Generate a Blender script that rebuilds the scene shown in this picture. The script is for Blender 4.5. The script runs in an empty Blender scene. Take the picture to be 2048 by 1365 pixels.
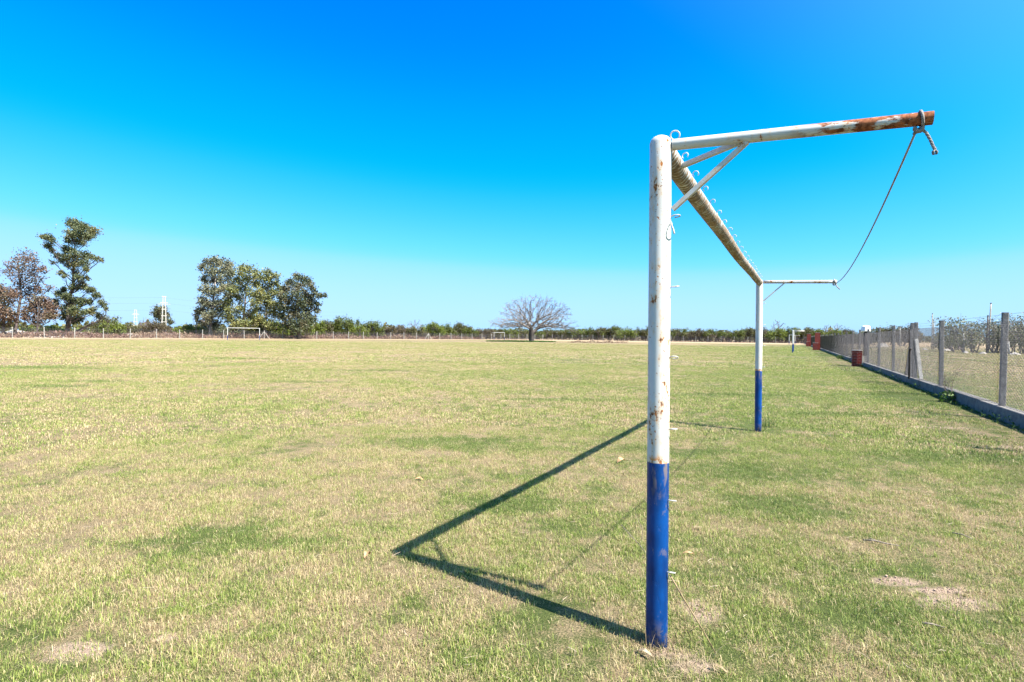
import bpy, bmesh, math, random
import numpy as np
from mathutils import Vector, Matrix

rng = np.random.default_rng(7)
random.seed(7)
SC = bpy.context.scene
COL = SC.collection
R = math.radians

# ------------------------------------------------------------------ camera
CAM_H, F_PX, PITCH, ROLL = 1.5, 1090.0, R(.58), R(.65)
fw = np.array([0, math.cos(PITCH), -math.sin(PITCH)])
u0 = np.array([0, math.sin(PITCH), math.cos(PITCH)])
r0 = np.array([1.0, 0, 0])
rt = math.cos(ROLL) * r0 + math.sin(ROLL) * u0
up = -math.sin(ROLL) * r0 + math.cos(ROLL) * u0
cam = bpy.data.cameras.new('camera')
cam.sensor_width = 36.0
cam.lens = 36.0 * F_PX / 2048.0
cam.clip_start, cam.clip_end = 0.05, 9000
camo = bpy.data.objects.new('camera', cam)
COL.objects.link(camo)
camo.matrix_world = Matrix(((rt[0], up[0], -fw[0], 0), (rt[1], up[1], -fw[1], 0), (rt[2], up[2], -fw[2], CAM_H), (0, 0, 0, 1)))
SC.camera = camo

# ------------------------------------------------------------------ sky and sun
SUN_H = Vector((1.478, -1.083, 0)).normalized()
SUN_EL = R(53.0)
sun_dir = Vector((SUN_H.x * math.cos(SUN_EL), SUN_H.y * math.cos(SUN_EL), math.sin(SUN_EL)))
world = bpy.data.worlds.new('World')
SC.world = world
world.use_nodes = True
wn, wl = world.node_tree.nodes, world.node_tree.links
wn.clear()
sky = wn.new('ShaderNodeTexSky')
sky.sky_type = 'NISHITA'
sky.sun_disc = False
sky.sun_elevation = SUN_EL
sky.sun_rotation = math.atan2(SUN_H.x, SUN_H.y)
sky.altitude = 0
sky.air_density = 1.0
sky.dust_density = 0.6
sky.ozone_density = 2.0
# colour response of the photograph's sky: deep clear blue overhead to pale cyan at the horizon
sc1 = wn.new('ShaderNodeVectorMath'); sc1.operation = 'SCALE'; sc1.inputs['Scale'].default_value = 0.1
crv = wn.new('ShaderNodeRGBCurve')
def set_curve(c, pts):
    c.points[0].location = pts[0]; c.points[-1].location = pts[-1]
    for p in pts[1:-1]: c.points.new(*p)
set_curve(crv.mapping.curves[0], [(0, 0), (.15, .0), (.18, .003), (.20, .017), (.25, .060), (.31, .117), (.355, .20), (.42, .25), (.51, .285), (.65, .32), (1, .37)])
set_curve(crv.mapping.curves[1], [(0, 0), (.13, .10), (.17, .138), (.23, .235), (.31, .335), (.38, .405), (.456, .465), (.60, .505), (1, .53)])
set_curve(crv.mapping.curves[2], [(0, 0), (.12, .38), (.22, .56), (.31, .64), (.40, .70), (.50, .76), (.60, .80), (1, .85)])
crv.mapping.update()
sc2 = wn.new('ShaderNodeVectorMath'); sc2.operation = 'SCALE'; sc2.inputs['Scale'].default_value = 4.85
bg = wn.new('ShaderNodeBackground')
bg.inputs['Strength'].default_value = 0.1
wo = wn.new('ShaderNodeOutputWorld')
wl.new(sky.outputs[0], sc1.inputs[0]); wl.new(sc1.outputs[0], crv.inputs['Color']); 
# whitish glare that builds up towards the sun
tc = wn.new('ShaderNodeTexCoord'); dt = wn.new('ShaderNodeVectorMath'); dt.operation = 'DOT_PRODUCT'; dt.inputs[1].default_value = sun_dir
gm = wn.new('ShaderNodeMapRange'); gm.interpolation_type = 'SMOOTHSTEP'; gm.inputs[1].default_value = .15; gm.inputs[2].default_value = 1.0; gm.inputs[4].default_value = 1.0
gv = wn.new('ShaderNodeVectorMath'); gv.operation = 'MULTIPLY'; gv.inputs[1].default_value = (.21, .28, .0)
ga = wn.new('ShaderNodeVectorMath'); ga.operation = 'ADD'
wl.new(tc.outputs['Generated'], dt.inputs[0]); wl.new(dt.outputs['Value'], gm.inputs[0]); wl.new(gm.outputs[0], gv.inputs[0])
wl.new(crv.outputs[0], ga.inputs[0]); wl.new(gv.outputs[0], ga.inputs[1]); wl.new(ga.outputs[0], sc2.inputs[0]); wl.new(sc2.outputs[0], bg.inputs['Color'])
wl.new(bg.outputs[0], wo.inputs['Surface'])
sun = bpy.data.lights.new('sun', 'SUN')
sun.energy = 5.0
sun.angle = R(.5)
sun.color = (1.0, .95, .86)
suno = bpy.data.objects.new('sun', sun)
COL.objects.link(suno)
suno.rotation_euler = sun_dir.to_track_quat('Z', 'Y').to_euler()
suno.location = sun_dir * 60
SC.view_settings.view_transform = 'Standard'
SC.view_settings.look = 'None'
SC.view_settings.exposure = 1.9
SC.view_settings.gamma = 1.0
SC.view_settings.use_curve_mapping = False
SC.render.engine = 'CYCLES'
SC.cycles.use_adaptive_sampling = True
SC.cycles.adaptive_threshold = 0.02
SC.cycles.max_bounces = 5
SC.cycles.diffuse_bounces = 3
SC.cycles.transmission_bounces = 3
SC.cycles.transparent_max_bounces = 8

# ------------------------------------------------------------------ placing helpers (survey: bearing + distance -> world point)
def ray(x, y):
    return fw + (x - 1024) / F_PX * rt + (682.5 - y) / F_PX * up
def ground(x, y, z=0.0):
    d = ray(x, y); t = (z - CAM_H) / d[2]
    return np.array([0, 0, CAM_H]) + t * d
def at(x, y, Y):
    d = ray(x, y)
    return np.array([0, 0, CAM_H]) + d * (Y / d[1])
def V(p): return Vector((float(p[0]), float(p[1]), float(p[2])))

# ------------------------------------------------------------------ node helpers
class NT:
    def __init__(self, name):
        self.m = bpy.data.materials.new(name); self.m.use_nodes = True
        self.t = self.m.node_tree; self.n = self.t.nodes; self.n.clear()
        self.out = self.n.new('ShaderNodeOutputMaterial')
    def link(self, a, b): self.t.links.new(a, b)
    def setv(self, sock, v):
        if isinstance(v, bpy.types.NodeSocket): self.link(v, sock)
        elif v is not None:
            if hasattr(sock.default_value, '__len__') and not hasattr(v, '__len__'): sock.default_value = (v,) * len(sock.default_value)
            elif hasattr(v, '__len__') and len(v) == 3 and len(sock.default_value) == 4: sock.default_value = (*v, 1)
            else: sock.default_value = v
    def math(self, op, a, b=None, c=None, clamp=False):
        n = self.n.new('ShaderNodeMath'); n.operation = op; n.use_clamp = clamp
        for i, v in enumerate((a, b, c)):
            if v is not None: self.setv(n.inputs[i], v)
        return n.outputs[0]
    def vmath(self, op, a, b=None):
        n = self.n.new('ShaderNodeVectorMath'); n.operation = op
        self.setv(n.inputs[0], a)
        if b is not None: self.setv(n.inputs[1], b)
        return n.outputs['Value'] if op in ('DISTANCE', 'LENGTH', 'DOT_PRODUCT') else n.outputs[0]
    def ramp(self, v, a, b, lo=0.0, hi=1.0, smooth=True):
        n = self.n.new('ShaderNodeMapRange'); n.interpolation_type = 'SMOOTHSTEP' if smooth else 'LINEAR'
        self.setv(n.inputs[0], v)
        for i, x in enumerate((a, b, lo, hi)): self.setv(n.inputs[i + 1], x)
        return n.outputs[0]
    def noise(self, vec, scale, detail=2.0, rough=.5, dist=0.0):
        n = self.n.new('ShaderNodeTexNoise')
        n.inputs['Scale'].default_value = scale; n.inputs['Detail'].default_value = detail
        n.inputs['Roughness'].default_value = rough; n.inputs['Distortion'].default_value = dist
        if vec is not None: self.link(vec, n.inputs['Vector'])
        return n.outputs['Fac']
    def mix(self, f, a, b):
        n = self.n.new('ShaderNodeMix'); n.data_type = 'RGBA'
        self.setv(n.inputs['Factor'], f); self.setv(n.inputs[6], a); self.setv(n.inputs[7], b)
        return n.outputs[2]
    def pos(self): return self.n.new('ShaderNodeNewGeometry').outputs['Position']
    def obj(self): return self.n.new('ShaderNodeTexCoord').outputs['Object']
    def attr(self, name):
        n = self.n.new('ShaderNodeAttribute'); n.attribute_name = name
        return n.outputs['Fac']
    def scale(self, v, s): return self.vmath('MULTIPLY', v, s)
    def rand(self): return self.n.new('ShaderNodeObjectInfo').outputs['Random']
    def bump(self, h, strength=.3, dist=.01):
        n = self.n.new('ShaderNodeBump'); n.inputs['Strength'].default_value = strength
        n.inputs['Distance'].default_value = dist; self.link(h, n.inputs['Height'])
        return n.outputs[0]
    def bsdf(self, col, rough=.7, spec=.4, metal=0.0, normal=None):
        n = self.n.new('ShaderNodeBsdfPrincipled')
        self.setv(n.inputs['Base Color'], col); self.setv(n.inputs['Roughness'], rough)
        self.setv(n.inputs['Specular IOR Level'], spec); self.setv(n.inputs['Metallic'], metal)
        if normal is not None: self.link(normal, n.inputs['Normal'])
        return n.outputs[0]
    def done(self, s): self.link(s, self.out.inputs['Surface']); return self.m
    def leafy(self, col, trans=.3, rough=.6, spec=.25):
        a = self.bsdf(col, rough, spec)
        t = self.n.new('ShaderNodeBsdfTranslucent'); self.setv(t.inputs['Color'], col)
        mx = self.n.new('ShaderNodeMixShader'); mx.inputs[0].default_value = trans
        self.link(a, mx.inputs[1]); self.link(t.outputs[0], mx.inputs[2])
        return self.done(mx.outputs[0])

# field pattern: where the turf is green, dry or bare
FDIR = np.array([.456, .890])                       # direction of the concrete post fence
FP0 = np.array([8.80, 9.33])
CORNER = np.array([12.0, 212.0]); BACK_END = np.array([91.0, 169.5]); LEFT_END = np.array([-92.0, 104.0])
GREEN = [((900, 885), (.95, .38)), ((965, 896), (.8, .22)), ((470, 1066), (.36, .22)), ((370, 1090), (.35, .15)), ((560, 1085), (.4, .12)),
         ((1480, 945), (.75, .4)), ((1290, 900), (.4, .25)), ((1400, 905), (.5, .25)), ((1900, 915), (.9, .35)), ((1550, 1010), (.5, .3)),
         ((1840, 790), (1.6, .5)), ((1750, 1230), (.25, .15)), ((1010, 1010), (.4, .2)), ((1700, 830), (1.6, .3)),
         ((105, 773), (.8, .35)), ((195, 763), (1.0, .4)), ((80, 736), (2.6, .8)), ((480, 718), (3, .8)), ((610, 765), (1.4, .3)), ((1100, 800), (1.2, .3)), ((760, 742), (2.5, .5)), ((1450, 790), (1.5, .35))]
DIRT = [((150, 1302), (.13, .075)), ((1400, 1222), (.095, .12)), ((1797, 1163), (.15, .06)), ((1912, 1206), (.18, .085)), ((1890, 1182), (.2, .04)), ((1332, 1306), (.11, .045)), ((1385, 1335), (.10, .05)),
        ((330, 1275), (.05, .04)), ((2040, 895), (.5, .10)), ((1860, 855), (.6, .12))]
def blobs(k, p, lst, soft, warp):
    tot = None
    for (px, py), (rx, ry) in lst:
        c = ground(px, py)
        d = k.vmath('SUBTRACT', p, (float(c[0]), float(c[1]), 0.0))
        d = k.scale(d, (1 / rx, 1 / ry, 0.0))
        L = k.vmath('LENGTH', d)
        L = k.math('ADD', L, warp)
        f = k.ramp(L, 1 + soft, 1 - soft, 0, 1)
        tot = f if tot is None else k.math('MAXIMUM', tot, f)
    return tot
def line_dist(k, p, a, b):
    d = (b - a) / np.linalg.norm(b - a); n = np.array([d[1], -d[0]])
    return k.math('SUBTRACT', k.vmath('DOT_PRODUCT', p, (float(n[0]), float(n[1]), 0.0)), float(n @ a))
def field(k):
    p = k.pos()
    n1 = k.noise(p, .33, 3, .55); n2 = k.noise(p, 2.7, 4, .65); n3 = k.noise(p, .045, 2, .5)
    w = k.math('MULTIPLY', k.math('SUBTRACT', k.noise(p, 4.5, 3, .6), .5), 1.5)
    g = k.math('ADD', .48, k.math('MULTIPLY', k.math('SUBTRACT', n1, .5), 1.1))
    g = k.math('ADD', g, k.math('MULTIPLY', k.math('SUBTRACT', n2, .5), 1.5))
    g = k.math('ADD', g, k.math('MULTIPLY', k.math('SUBTRACT', n3, .5), .8))
    gr = blobs(k, p, GREEN, .8, k.math('MULTIPLY', w, 1.3))
    g = k.math('ADD', g, k.math('MULTIPLY', gr, .36))
    # greener beside the concrete fence, dry strips along the wire fences at the far side
    dr = line_dist(k, p, FP0, FP0 + FDIR)           # negative on the field side
    g = k.math('ADD', g, k.ramp(dr, -9, -2, 0, .16))
    g = k.math('SUBTRACT', g, k.ramp(dr, 0, 3, 0, .34))
    g = k.math('SUBTRACT', g, k.ramp(dr, -7, -32, 0, .15))
    db = line_dist(k, p, CORNER, BACK_END); dl = line_dist(k, p, LEFT_END, CORNER)
    dry = k.math('MAXIMUM', k.ramp(k.math('ADD', db, k.math('MULTIPLY', w, 3)), 46, 22, 0, 1), k.ramp(k.math('ADD', dl, k.math('MULTIPLY', w, 2)), 15, 6, 0, 1))
    g = k.math('SUBTRACT', g, k.math('MULTIPLY', dry, .5))
    w2 = k.math('ADD', w, k.math('MULTIPLY', k.math('SUBTRACT', k.noise(p, 24, 3, .6), .5), 1.4))
    dirt = blobs(k, p, DIRT, .5, w2)
    return p, k.math('MAXIMUM', k.math('MINIMUM', g, .95), .03), dirt, dry, gr

STRAW, STRAW2 = (.585, .475, .285), (.235, .163, .08)
GRN, GRN2, GRND = (.345, .39, .10), (.086, .132, .027), (.083, .128, .038)
def grass_mat():
    k = NT('grass_blades')
    p, g, dirt, dry, gr = field(k)
    rnd = k.attr('rnd')
    isg = k.ramp(rnd, k.math('ADD', g, .09), k.math('SUBTRACT', g, .09))
    r2 = k.attr('tone')
    straw = k.mix(r2, STRAW2, STRAW)
    green = k.mix(r2, GRN2, GRN)
    green = k.mix(k.math('MULTIPLY', gr, .5), green, GRND)
    return k.leafy(k.mix(isg, straw, green), .32, .55, .3)
def ground_mat():
    k = NT('turf')
    p, g, dirt, dry, gr = field(k)
    fine = k.noise(p, 95, 4, .75); med = k.noise(p, 7, 3, .6)
    isg = k.ramp(k.math('ADD', fine, k.math('MULTIPLY', k.math('SUBTRACT', med, .5), .5)), k.math('ADD', g, .22), k.math('SUBTRACT', g, .22))
    thatch = k.mix(k.ramp(fine, .3, .7), (.085, .063, .037), (.29, .22, .13))
    green = k.mix(k.ramp(fine, .3, .7), (.035, .048, .014), (.095, .115, .033))
    c = k.mix(isg, thatch, green)
    c = k.mix(k.math('MULTIPLY', dry, .7), c, (.32, .235, .155))
    soil = k.mix(k.noise(p, 60, 4, .7), (.24, .168, .125), (.36, .27, .21))
    c = k.mix(dirt, c, soil)
    h = k.math('ADD', fine, k.math('MULTIPLY', k.noise(p, 110, 2, .6), .4))
    return k.done(k.bsdf(c, .95, .1, normal=k.bump(h, .8, .03)))

def foliage_mat(name, a, b, trans=.25, c=None):
    k = NT(name)
    col = k.mix(k.attr('tone'), a, b)
    if c is not None:
        col = k.mix(k.ramp(k.noise(k.pos(), .35, 2), .5, .62), col, c)
    return k.leafy(col, trans, .55, .3)
def bark_mat(name, a, b, sc=3):
    k = NT(name); o = k.obj()
    n = k.noise(k.scale(o, (1, 1, .35)), sc, 5, .65)
    return k.done(k.bsdf(k.mix(k.ramp(n, .35, .65), a, b), .85, .2, normal=k.bump(n, .6, .05)))
def concrete_mat(name, a=(.10, .092, .093), b=(.20, .186, .183), sc=14):
    k = NT(name); o = k.pos()
    n = k.noise(o, sc, 6, .7); n2 = k.noise(o, 1.3, 3, .6); sp = k.noise(o, 90, 2, .5)
    c = k.mix(k.ramp(n, .3, .7), a, b)
    c = k.mix(k.ramp(n2, .52, .75, 0, .55), c, (a[0] * .55, a[1] * .53, a[2] * .48))
    c = k.mix(k.ramp(sp, .62, .70, 0, .5), c, (.12, .11, .10))
    return k.done(k.bsdf(c, .9, .25, normal=k.bump(k.math('ADD', n, k.math('MULTIPLY', sp, .5)), .7, .012)))
def plain(name, col, rough=.8, spec=.3, var=.25, sc=8, metal=0.0):
    k = NT(name); n = k.noise(k.pos(), sc, 4, .6)
    d = tuple(c * (1 - var) for c in col); e = tuple(min(1, c * (1 + var)) for c in col)
    return k.done(k.bsdf(k.mix(k.ramp(n, .3, .7), d, e), rough, spec, metal, k.bump(n, .25, .01)))

RUST_D, RUST_L = (.085, .028, .010), (.36, .13, .035)
def paint_mat(name, amount=.5, split=None, spiral=False, end_rust=None):
    """white enamel over steel, flaking to rust; below 'split' (metres above ground) it is painted blue"""
    k = NT(name); o = k.obj()
    sep = k.n.new('ShaderNodeSeparateXYZ'); k.link(o, sep.inputs[0])
    stre = k.noise(k.scale(o, (1, 1, .5) if not spiral else (.35, 1, 1)), 26, 5, .7)
    spk = k.noise(o, 75, 3, .6); big = k.noise(o, 3.2, 3, .55)
    dirtn = k.noise(k.scale(o, (1, 1, .18)), 12, 3, .6)
    white = k.mix(k.ramp(dirtn, .42, .74, 0, .5), (.47, .47, .47), (.35, .335, .31))
    th = .70 - .10 * amount
    m = k.ramp(k.math('ADD', stre, k.math('MULTIPLY', k.math('SUBTRACT', big, .5), .55)), th, th + .035)
    m2 = k.ramp(k.math('ADD', spk, k.math('MULTIPLY', k.math('SUBTRACT', big, .5), .35)), .70 - .06 * amount, .735 - .06 * amount)
    m = k.math('MAXIMUM', m, m2)
    rust = k.mix(k.ramp(k.noise(o, 55, 4, .7), .35, .65), RUST_D, RUST_L)
    stain = k.ramp(k.math('ADD', stre, k.math('MULTIPLY', k.math('SUBTRACT', big, .5), .55)), th - .13, th + .01, 0, .5)
    if spiral:                                       # drips running round the bar, thickest underneath
        wv = k.n.new('ShaderNodeTexWave'); wv.bands_direction = 'X'
        wv.inputs['Scale'].default_value = 7.5; wv.inputs['Distortion'].default_value = 7; wv.inputs['Detail'].default_value = 3; wv.inputs['Detail Scale'].default_value = 3
        k.link(k.vmath('ADD', k.scale(o, (1, .8, .8)), (0, 0, 0)), wv.inputs['Vector'])
        sp = k.math('ADD', k.math('MULTIPLY', wv.outputs['Fac'], .45), k.math('MULTIPLY', stre, .75))
        sp = k.math('ADD', sp, k.math('MULTIPLY', k.math('SUBTRACT', big, .5), .7))
        under = k.ramp(sep.outputs['Z'], 2.455, 2.385, 0, 1)
        sp = k.math('ADD', sp, k.math('MULTIPLY', under, .42))
        m = k.math('MAXIMUM', m, k.ramp(sp, .72, .92, 0, .9))
        rust = k.mix(k.ramp(k.noise(o, 30, 4, .7), .35, .65), (.075, .042, .020), (.24, .15, .075))
    if end_rust is not None:                         # (axis, from, to): paint gone towards that end
        s = sep.outputs[end_rust[0]]
        e = k.math('MULTIPLY', k.ramp(s, end_rust[1], end_rust[2], 0, 1), k.ramp(k.math('ADD', k.noise(k.scale(o, (1.0, .25, 1.0)), 32, 5, .7), k.math('MULTIPLY', k.math('SUBTRACT', k.noise(o, 9, 2), .5), .7)), .415, .49))
        m = k.math('MAXIMUM', m, e)
        rust = k.mix(k.ramp(k.noise(o, 40, 4, .7), .35, .65), (.10, .030, .012), (.30, .105, .045))
    c = k.mix(stain, white, (.52, .33, .16)); c = k.mix(m, c, rust)
    rough = k.ramp(m, 0, 1, .42, .9, False)
    if split:
        edge = k.math('ADD', sep.outputs['Z'], k.math('MULTIPLY', k.math('SUBTRACT', k.noise(o, 14, 3), .5), .022))
        isb = k.ramp(edge, split + .002, split - .002)
        bl = k.mix(k.ramp(k.noise(k.scale(o, (1, 1, .4)), 9, 4, .6), .3, .7), (.0003, .021, .105), (.0008, .050, .22))
        wear = k.ramp(k.math('ADD', k.noise(k.scale(o, (1, 1, .6)), 34, 5, .75), k.math('MULTIPLY', k.math('SUBTRACT', k.noise(o, 5, 3), .5), .8)), .63, .70, 0, .75)
        topw = k.math('MULTIPLY', k.ramp(sep.outputs['Z'], split - .22, split, 0, 1), k.ramp(k.noise(k.scale(o, (1, 1, .3)), 20, 4, .7), .5, .62, 0, .8))
        ft = k.math('MULTIPLY', k.ramp(sep.outputs['Z'], .16, .02, 0, 1), k.ramp(k.noise(o, 30, 4, .7), .45, .6, 0, .8))
        bl = k.mix(k.math('MAXIMUM', k.math('MULTIPLY', wear, .5), k.math('MAXIMUM', topw, ft)), bl, (.16, .13, .12))
        near = k.math('MULTIPLY', k.ramp(k.math('ABSOLUTE', k.math('SUBTRACT', edge, split + .012)), .03, .0), k.ramp(k.noise(o, 26, 3), .46, .56))
        c = k.mix(near, c, (.45, .17, .03))
        c = k.mix(isb, c, bl)
    h = k.math('ADD', k.math('MULTIPLY', m, -1.0), k.math('MULTIPLY', spk, .15))
    return k.done(k.bsdf(c, rough, .22, normal=k.bump(h, .5, .002)))

M = {}
M['ground'] = ground_mat(); M['grass'] = grass_mat()
M['post'] = paint_mat('white_and_blue_post_paint', .8, .893)
M['post2'] = paint_mat('white_and_blue_post_paint_far', .35, .977)
M['bar'] = paint_mat('weathered_crossbar_paint', .5, None, True)
M['arm'] = paint_mat('stanchion_paint', .35, None, False, ('Y', -.50, -.68))
M['arm2'] = paint_mat('rusty_stanchion_paint', .8)
M['strut'] = paint_mat('strut_paint', .7)
M['farpaint'] = paint_mat('far_goal_paint', .3, .9)
M['hook'] = plain('painted_wire', (.36, .35, .34), .5, .5, .35, 60)
k = NT('rope'); o = k.pos()
wv = k.n.new('ShaderNodeTexNoise'); wv.inputs['Scale'].default_value = 120
M['rope'] = k.done(k.bsdf(k.mix(wv.outputs['Fac'], (.16, .15, .155), (.40, .37, .35)), .95, .1, normal=k.bump(wv.outputs['Fac'], .8, .004)))
M['conc'] = concrete_mat('concrete'); M['conc_pale'] = concrete_mat('pale_concrete', (.25, .24, .225), (.36, .345, .33), 6)
M['plinth'] = concrete_mat('plinth_concrete', (.10, .09, .088), (.18, .168, .16), 8)
k = NT('galvanised_wire'); M['wire'] = k.done(k.bsdf((.085, .08, .095), .6, .3, .2))
k = NT('brick'); M['brick'] = k.done(k.bsdf(k.mix(k.noise(k.pos(), 5, 3), (.16, .022, .016), (.30, .050, .034)), .85, .2))
M['mortar'] = plain('mortar', (.36, .30, .27), .95, .1)
M['cap'] = plain('white_plastic', (.75, .75, .78), .5, .4, .1)
M['wood'] = bark_mat('weathered_wood', (.14, .12, .11), (.34, .31, .28), 6)
M['darkwood'] = bark_mat('dark_wood', (.045, .035, .035), (.10, .08, .075), 6)
M['straw'] = plain('dry_stalk', (.21, .155, .09), .8, .2, .4, 30)
M['straw2'] = plain('matted_straw', (.27, .205, .135), .85, .2, .4, 30)
M['paleleaf'] = plain('pale_dry_leaf', (.36, .29, .22), .8, .2, .25, 30)
M['brownleaf'] = plain('brown_dry_leaf', (.34, .20, .11), .8, .2, .4, 30)
M['twig'] = plain('grey_twig', (.16, .13, .11), .85, .2, .4, 30)
M['euc_bark'] = bark_mat('eucalyptus_bark', (.12, .10, .10), (.36, .32, .29), 1.2)
M['dark_bark'] = bark_mat('dark_bark', (.05, .04, .04), (.13, .105, .10), 1.5)
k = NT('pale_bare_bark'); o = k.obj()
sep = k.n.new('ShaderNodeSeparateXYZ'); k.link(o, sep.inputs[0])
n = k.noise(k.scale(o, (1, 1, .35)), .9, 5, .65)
stem_shade = k.ramp(k.math('ADD', sep.outputs['Z'], k.math('MULTIPLY', n, 3.0)), 6.5, 3.2, 0, .85)      # shade of the lower stem painted as a darker tone into its rough bark
M['bare_bark'] = k.done(k.bsdf(k.mix(stem_shade, k.mix(k.ramp(n, .35, .65), (.075, .065, .062), (.25, .222, .212)), (.032, .027, .026)), .85, .2, normal=k.bump(n, .6, .05)))
M['twig_far'] = bark_mat('twigs', (.085, .064, .070), (.18, .142, .146), 2)
M['euc'] = foliage_mat('eucalyptus_leaves', (0.0443, 0.0605, 0.0295), (0.1218, 0.1370, 0.0590), .2, (0.1402, 0.1330, 0.0554))
M['euc_grey'] = foliage_mat('grey_eucalyptus_leaves', (0.0627, 0.0725, 0.0480), (0.1734, 0.1814, 0.1181), .2, (0.1734, 0.1652, 0.0959))
M['euc_y'] = foliage_mat('olive_eucalyptus_leaves', (0.0627, 0.0765, 0.0250), (0.1734, 0.1814, 0.0627), .2, (0.1993, 0.1894, 0.0627))
M['euc_d'] = foliage_mat('dark_eucalyptus_leaves', (0.0332, 0.0443, 0.0250), (0.0996, 0.1128, 0.0554), .2, (0.1107, 0.1008, 0.0590))
M['russet'] = foliage_mat('russet_leaves', (0.0703, 0.0428, 0.0315), (0.1698, 0.1104, 0.0788), .25, (0.1171, 0.0962, 0.0563))
M['bush'] = foliage_mat('thorn_bush_leaves', (0.0445, 0.0605, 0.0114), (0.1209, 0.1432, 0.0255), .25)
M['bush_b'] = foliage_mat('bright_bush_leaves', (0.0605, 0.0859, 0.0114), (0.1591, 0.1909, 0.0286), .25)
M['bush_o'] = foliage_mat('olive_bush_leaves', (0.0445, 0.0477, 0.0153), (0.1114, 0.1050, 0.0350), .25)
M['bush_br'] = foliage_mat('brownish_bush_leaves', (0.0541, 0.0445, 0.0229), (0.1177, 0.0955, 0.0541), .25)
M['bush_grey'] = foliage_mat('grey_thorn_leaves', (.085, .090, .045), (.21, .21, .115), .25)
M['weed'] = foliage_mat('purple_brown_weeds', (0.0891, 0.0477, 0.0395), (0.2291, 0.1432, 0.1177), .25, (0.2546, 0.1846, 0.1273))
M['weedgreen'] = foliage_mat('green_weeds', (0.0382, 0.0827, 0.0127), (0.0955, 0.1718, 0.0318), .3)
M['rubble'] = plain('pale_rubble', (.30, .27, .25), .9, .1, .2, 1)
M['rubble2'] = plain('tan_sand', (.55, .44, .34), .95, .1, .15, 1)

# ------------------------------------------------------------------ mesh helpers
def empty(name, loc=(0, 0, 0), rz=0.0):
    o = bpy.data.objects.new(name, None); COL.objects.link(o)
    o.location = loc; o.rotation_euler = (0, 0, rz); o.empty_display_size = .3
    return o
def tag(o, label=None, cat=None, group=None, kind=None):
    if label: o['label'] = label
    if cat: o['category'] = cat
    if group: o['group'] = group
    if kind: o['kind'] = kind
    return o
class MB:
    def __init__(self): self.v = []; self.f = []; self.n = 0; self.tone = []
    def add(self, verts, faces, tone=None):
        b = self.n
        self.v.extend([tuple(map(float, q)) for q in verts]); self.n += len(verts)
        self.f.extend([tuple(i + b for i in q) for q in faces])
        return self
    def box(self, c, s, rot=None):
        c = np.array(c, float); s = np.array(s, float) / 2
        vs = [np.array((x, y, z)) * s for x in (-1, 1) for y in (-1, 1) for z in (-1, 1)]
        if rot is not None: vs = [np.array(rot @ Vector(q)) for q in vs]
        return self.add([c + q for q in vs], [(0, 1, 3, 2), (4, 6, 7, 5), (0, 4, 5, 1), (2, 3, 7, 6), (0, 2, 6, 4), (1, 5, 7, 3)])
    def bar(self, a, b, w, h=None):
        a, b = Vector(a), Vector(b); d = b - a
        q = d.to_track_quat('X', 'Z').to_matrix()
        return self.box((a + b) / 2, (d.length, w, h or w), q)
    def tube(self, pts, rad, sides=8, cap=True, closed=False):
        pts = [Vector(q) for q in pts]; n = len(pts)
        rad = [rad] * n if not hasattr(rad, '__len__') else rad
        prev = None; vs = []
        for i, q in enumerate(pts):
            if closed: t = pts[(i + 1) % n] - pts[i - 1]
            else: t = pts[min(i + 1, n - 1)] - pts[max(i - 1, 0)]
            t.normalize()
            if prev is None:
                a = t.orthogonal().normalized()
            else:
                a = prev - t * prev.dot(t)
                a = a.normalized() if a.length > 1e-6 else t.orthogonal().normalized()
            prev = a; b = t.cross(a)
            for j in range(sides):
                an = 2 * math.pi * j / sides
                vs.append(q + (a * math.cos(an) + b * math.sin(an)) * rad[i])
        fs = []
        for i in range(n if closed else n - 1):
            for j in range(sides):
                k2 = (j + 1) % sides; i2 = (i + 1) % n
                fs.append((i * sides + j, i * sides + k2, i2 * sides + k2, i2 * sides + j))
        if cap and not closed:
            fs.append(tuple(range(sides - 1, -1, -1))); fs.append(tuple((n - 1) * sides + j for j in range(sides)))
        return self.add(vs, fs)
    def mesh(self, name, mat, smooth=False):
        me = bpy.data.meshes.new(name); me.from_pydata(self.v, [], self.f); me.materials.append(mat)
        if smooth: me.polygons.foreach_set('use_smooth', [True] * len(me.polygons))
        me.update(); return me
    def build(self, name, mat, parent=None, smooth=False):
        o = bpy.data.objects.new(name, self.mesh(name, mat, smooth)); COL.objects.link(o)
        if parent is not None: o.parent = parent
        return o
def link(name, me, parent=None, loc=(0, 0, 0)):
    o = bpy.data.objects.new(name, me); COL.objects.link(o); o.location = loc
    if parent is not None: o.parent = parent
    return o

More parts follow.
